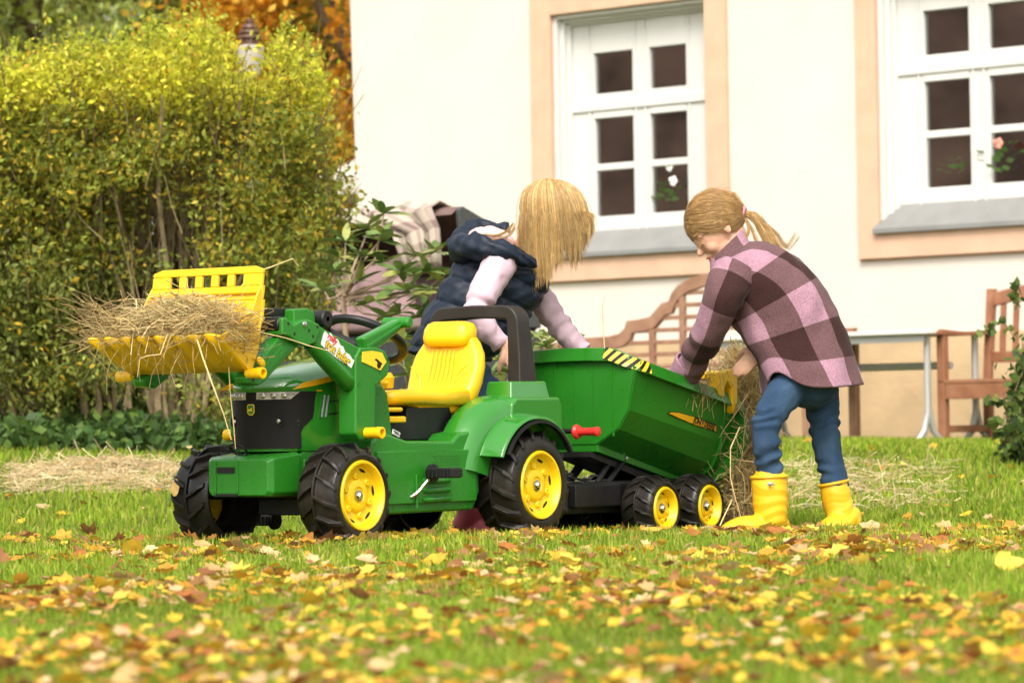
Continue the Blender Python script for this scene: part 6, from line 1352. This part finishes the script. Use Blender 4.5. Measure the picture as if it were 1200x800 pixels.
loft_garment('sleeve', M['lilac'], vk, limb_stations([A2(590, 300, 11.20), A2(580, 318, 11.16), A2(566, 346, 11.13), A2(558, 364, 11.13), A2(570, 384, 11.13), A2(588, 404, 11.14)], [.052, .055, .045, .040, .036, .031], 1), 70, 36, ldisp, 1, None, .004, None, LB)
loft_garment('sleeve', M['lilac'], vk, limb_stations([A2(612, 318, 11.42), A2(630, 345, 11.45), A2(650, 374, 11.46), A2(668, 396, 11.46), A2(683, 412, 11.46)], [.052, .047, .040, .036, .032], 1), 60, 36, ldisp, 1, None, .004, None, LB)
b = MB(); limb(b, [A2(522, 412), A2(528, 428)], [.105, .112]); limb(b, [A2(538, 424, 11.28), A2(566, 462, 11.28), A2(586, 500, 11.30), A2(570, 545, 11.34), A2(554, 592, 11.38)], [.075, .064, .052, .046, .044]); limb(b, [A2(526, 425, 11.42), A2(580, 510, 11.46), A2(592, 550, 11.52), A2(602, 592, 11.60)], [.075, .052, .046, .044])
blob('jeans', b, M['denim'], vk, .006, 5, LB, jfold)
zb2 = ground_z(*A2(550, 600, 11.38).xy) + .0; r_ = lambda px, d: Vector((at(px, 560, d).x, d, zb2))
bo = boot('boot', M['bootred'], vk, [A2(554, 575, 11.38), A2(553, 592, 11.38), A2(552, 604, 11.38)], [.052, .050, .046], r_(582, 11.34), r_(530, 11.42), LB, 0, wave=False)
boot('boot', M['bootred'], vk, [A2(602, 575, 11.60), A2(602, 592, 11.60), A2(601, 604, 11.60)], [.052, .050, .046], r_(632, 11.56), r_(586, 11.64), LB, 0, wave=False)
b = MB(); b.box(r_(531, 11.40) - LB + Vector((-.004, -.02, .03)), (.014, .05, .055)); b.build('boot_trim', M['lime'], bo, bevel=.005)
# hair hanging from the crown of the bent head
cap = MB()
for c, r in (((-.012, 0, .028), (.090, .076, .080)), ((-.034, 0, -.02), (.052, .060, .062))): cap.ball(hd1.p(*c), r, 22, 14, hd1.M)
blob('hair_cap', cap, M['haircap'], vk, .006, 3, LB)
SC = hd1.p(-.012, 0, .022); paths = []
def end_py(px): return np.interp(px, [597, 606, 615, 622, 640, 650, 662, 672, 682, 692], [262, 284, 318, 330, 326, 314, 292, 306, 288, 268])
for k in range(9000):
    az = rng.uniform(0, 2 * PI); v0 = rng.uniform(.02, .55); pts = []; rx, ry, rz = .106, .088, .104; lift = rng.uniform(.97, 1.05)
    tilt_ = Vector((-.25, 0, 1)).normalized(); crown = Vector((-.02, 0, 0))
    hor = Vector((math.cos(az) * rx, math.sin(az) * ry, 0)) * lift
    for t in np.linspace(v0, 1, 6):
        a = t * PI / 2; pts.append(SC + crown * (1 - t) + Vector((hor.x * math.sin(a) ** .85, hor.y * math.sin(a) ** .85, rz * lift * math.cos(a))))
    last = pts[-1]; pxl = 600 + FPX * (last.x / last.y); ey = end_py(min(692, max(597, pxl + 1))) + rng.normal(0, 7) - abs(rng.normal(0, 20)) * (rng.random() < .5)
    zend = min(at(pxl, ey, last.y).z, last.z - .02); drop_ = last.z - zend; inw = rng.normal(.06, .05); cv = rng.normal(0, .012)
    for t in (.15, .35, .55, .78, 1): pts.append(Vector((last.x - hor.x * inw * t + cv * math.sin(t * 2.6) + .012 * t * (1 if pxl > 655 else .3), last.y - hor.y * inw * t + rng.normal(0, .001), last.z - drop_ * t)))
    # locks gather towards a few guide lines
    gq = round(az / .16) * .16; 
    paths.append([np.array(p) for p in pts])
for k in range(110):                                                  # flyaways
    src = paths[rng.integers(len(paths))]; o1 = rng.normal(0, 1, 3) * np.array([.012, .01, .004]); paths.append([p + o1 * (i / 10) ** .8 * 1.3 for i, p in enumerate(src)])
paths = np.array(paths)
g_ = rng.integers(0, 150, len(paths)); lead = paths[rng.integers(0, len(paths), 150)]
best = np.array([np.argmin(((lead[:, 5] - p[5]) ** 2).sum(1)) for p in paths]); wgt = np.linspace(0, 1, paths.shape[1])[None, :, None] ** 2 * .80 * (np.arange(len(paths)) < len(paths) - 110)[:, None, None]
paths[:, :, :2] = paths[:, :, :2] * (1 - wgt) + lead[best][:, :, :2] * wgt
streak = np.array([.72 + .5 * abs(noise.noise(Vector((p[3][0] * 40, p[3][1] * 40, 0)))) * 2 for p in paths])
V, F_, T = ribbons(len(paths), paths, rng.uniform(.00035, .0008, len(paths)), np.clip(pick([(.58, .36, .13), (.68, .46, .19), (.42, .24, .085), (.76, .56, .27), (.50, .30, .105)], len(paths), .1) * streak[:, None], 0, 1)); link_mesh('hair', np_mesh('hair', V - np.array(LB), F_, M['hair'], T, smooth=True), vk)
fl = []
for ctl in ([A2(601, 262, 11.2), A2(592, 272, 11.2), A2(580, 276, 11.2), A2(566, 275, 11.2)], [A2(603, 266, 11.2), A2(596, 276, 11.2), A2(586, 279, 11.2), A2(572, 281, 11.2)]):
    for k in range(14): off = rng.normal(0, .003, 3); fl.append([np.array(cr(ctl, t)) + off for t in np.linspace(0, 1, 8)])
hair_mesh('stray_hair', vk, fl, rng.uniform(.0007, .0011, len(fl)), LB)

bpy.data.scenes.remove(TMP)
# ================================================================== fallen leaves
def maple_outline(kind, r):
    if kind == 0: pts = [(0, -.52), (.14, -.38), (.40, -.40), (.42, -.16), (.58, .06), (.42, .16), (.38, .40), (.18, .38), (0, .60)]
    elif kind == 1: pts = [(0, -.55), (.22, -.40), (.50, -.22), (.38, -.02), (.56, .26), (.24, .24), (.12, .56), (0, .62)]
    else: pts = [(0, -.60), (.16, -.40), (.30, -.12), (.32, .12), (.22, .36), (.10, .52), (0, .62)]
    pts = [(x * r.uniform(.85, 1.15), y + r.uniform(-.04, .04)) for x, y in pts]; return pts + [(-x * r.uniform(.85, 1.1), y + r.uniform(-.04, .04)) for x, y in pts[-2:0:-1]]
def leaf_arrays(kind, seed, curl):
    r = random.Random(seed); o = maple_outline(kind, r); ph = r.uniform(0, 6)
    zf = lambda x, y: curl * (x * x * 1.1 + .5 * y * y) + .09 * math.sin(5 * x + ph) * abs(x) + .05 * math.sin(4 * y + ph)
    V = [(0, 0, zf(0, 0))] + [(x * .5, y * .5, zf(x * .5, y * .5) - .02) for x, y in o] + [(x, y, zf(x, y)) for x, y in o]; n = len(o)
    T = [(0, 1 + i, 1 + (i + 1) % n) for i in range(n)] + [(1 + i, 1 + n + i, 1 + n + (i + 1) % n) for i in range(n)] + [(1 + i, 1 + n + (i + 1) % n, 1 + (i + 1) % n) for i in range(n)]
    return np.array(V), np.array(T)
SH = [leaf_arrays(k % 3, k, c) for k, c in enumerate([.4, .7, -.6, 1.0, .3, -.8, .6, 1.2])]
LCOL = {'yellow': [(.66, .42, .035), (.72, .50, .07), (.60, .36, .03)], 'golden': [(.55, .27, .025), (.50, .24, .03)], 'brown': [(.24, .10, .035), (.30, .14, .05)], 'tan': [(.58, .40, .20), (.50, .32, .13)], 'rust': [(.42, .17, .035), (.36, .13, .03)]}
LMAT = {k: mat('fallen_leaf_' + k, v[0], .6, .3, col2=v[1], vscale=25, trans=.25) for k, v in LCOL.items()}
LME = {}
for k in LCOL:
    for j, (V, T) in enumerate(SH): LME[k, j] = np_mesh('fallen_leaf', V, T, LMAT[k], smooth=True)
keys = list(LCOL); pr = [.35, .17, .17, .19, .12]
def leaf_xy(n, d0, d1, pw):
    out = []
    while len(out) < n:
        d = d0 * (d1 / d0) ** (rng.random() ** pw); x = rng.uniform(-1, 1) * (.155 * d + .3); c = noise.noise(Vector((x * 1.6, d * .9, 2))) + .5 * noise.noise(Vector((x * 4, d * 2.2, 8)))
        if rng.random() < .42 + .95 * c: out.append((x, d))
    return out
def leaf_pose(x, d):
    return ground_z(x, d) + rng.uniform(.009, .032), rng.normal(0, .32), rng.normal(0, .32), rng.uniform(0, 2 * PI), rng.choice([.026, .034, .042, .052, .066], p=[.32, .34, .22, .09, .03]) * rng.uniform(.9, 1.15) * min(1, max(.55, d / 9.5))
near = leaf_xy(300, 4.25, 6.6, 1.0)
for x, d in near:
    k = keys[rng.choice(5, p=pr)]; z, rx, ry, rz, s = leaf_pose(x, d); o = link_mesh('fallen_leaf', LME[k, int(rng.integers(8))]); o.location = (x, d, z); o.rotation_euler = (rx, ry, rz); o.scale = (s, s, s)
    zone = 'left' if x / d < -.05 else ('right' if x / d > .05 else 'middle'); row = 'bottom edge' if d < 5.2 else 'lower part'
    tag(o, '%s fallen maple leaf on the grass at the %s, %s of the photo' % (k, row, zone), 'leaf', '%s leaves, %s %s' % (k, zone, row))
def leaf_carpet(xy, name, label):
    Vs, Fs, Ts = [], [], []; off = 0
    for x, d in xy:
        k = keys[rng.choice(5, p=pr)]; z, rx, ry, rz, s = leaf_pose(x, d); V, T = SH[int(rng.integers(8))]; R = np.array(Matrix.Rotation(rz, 3, 'Z') @ Matrix.Rotation(ry, 3, 'Y') @ Matrix.Rotation(rx, 3, 'X'))
        Vs.append(V @ R.T * s + np.array([x, d, z])); Fs.append(T + off); off += len(V); c = np.array(LCOL[k][int(rng.integers(len(LCOL[k])))]) * rng.uniform(.8, 1.15); Ts.append(np.repeat(c[None], len(V), 0))
    o = link_mesh(name, np_mesh(name, np.concatenate(Vs), np.concatenate(Fs), M['deadleaf'], np.concatenate(Ts), smooth=True)); tag(o, label, 'leaves', kind='stuff')
M['deadleaf'] = vcol_mat('dead_leaf', .6, .3, .25, .15, 40)
rest = leaf_xy(2000, 4.25, 6.6, 1.0) + leaf_xy(3100, 6.4, 10.4, 1.0) + leaf_xy(1000, 8.4, 12.0, 1) + leaf_xy(250, 10, 12, 1) + leaf_xy(330, 12, 22, 1)
for k in range(130): p = TO + FW * rng.uniform(-1.7, .7) + NL * (.42 + rng.normal(0, .10)); rest.append((p.x, p.y))
leaf_carpet(rest, 'leaf_carpet', 'countless yellow and brown maple leaves strewn over the lawn')
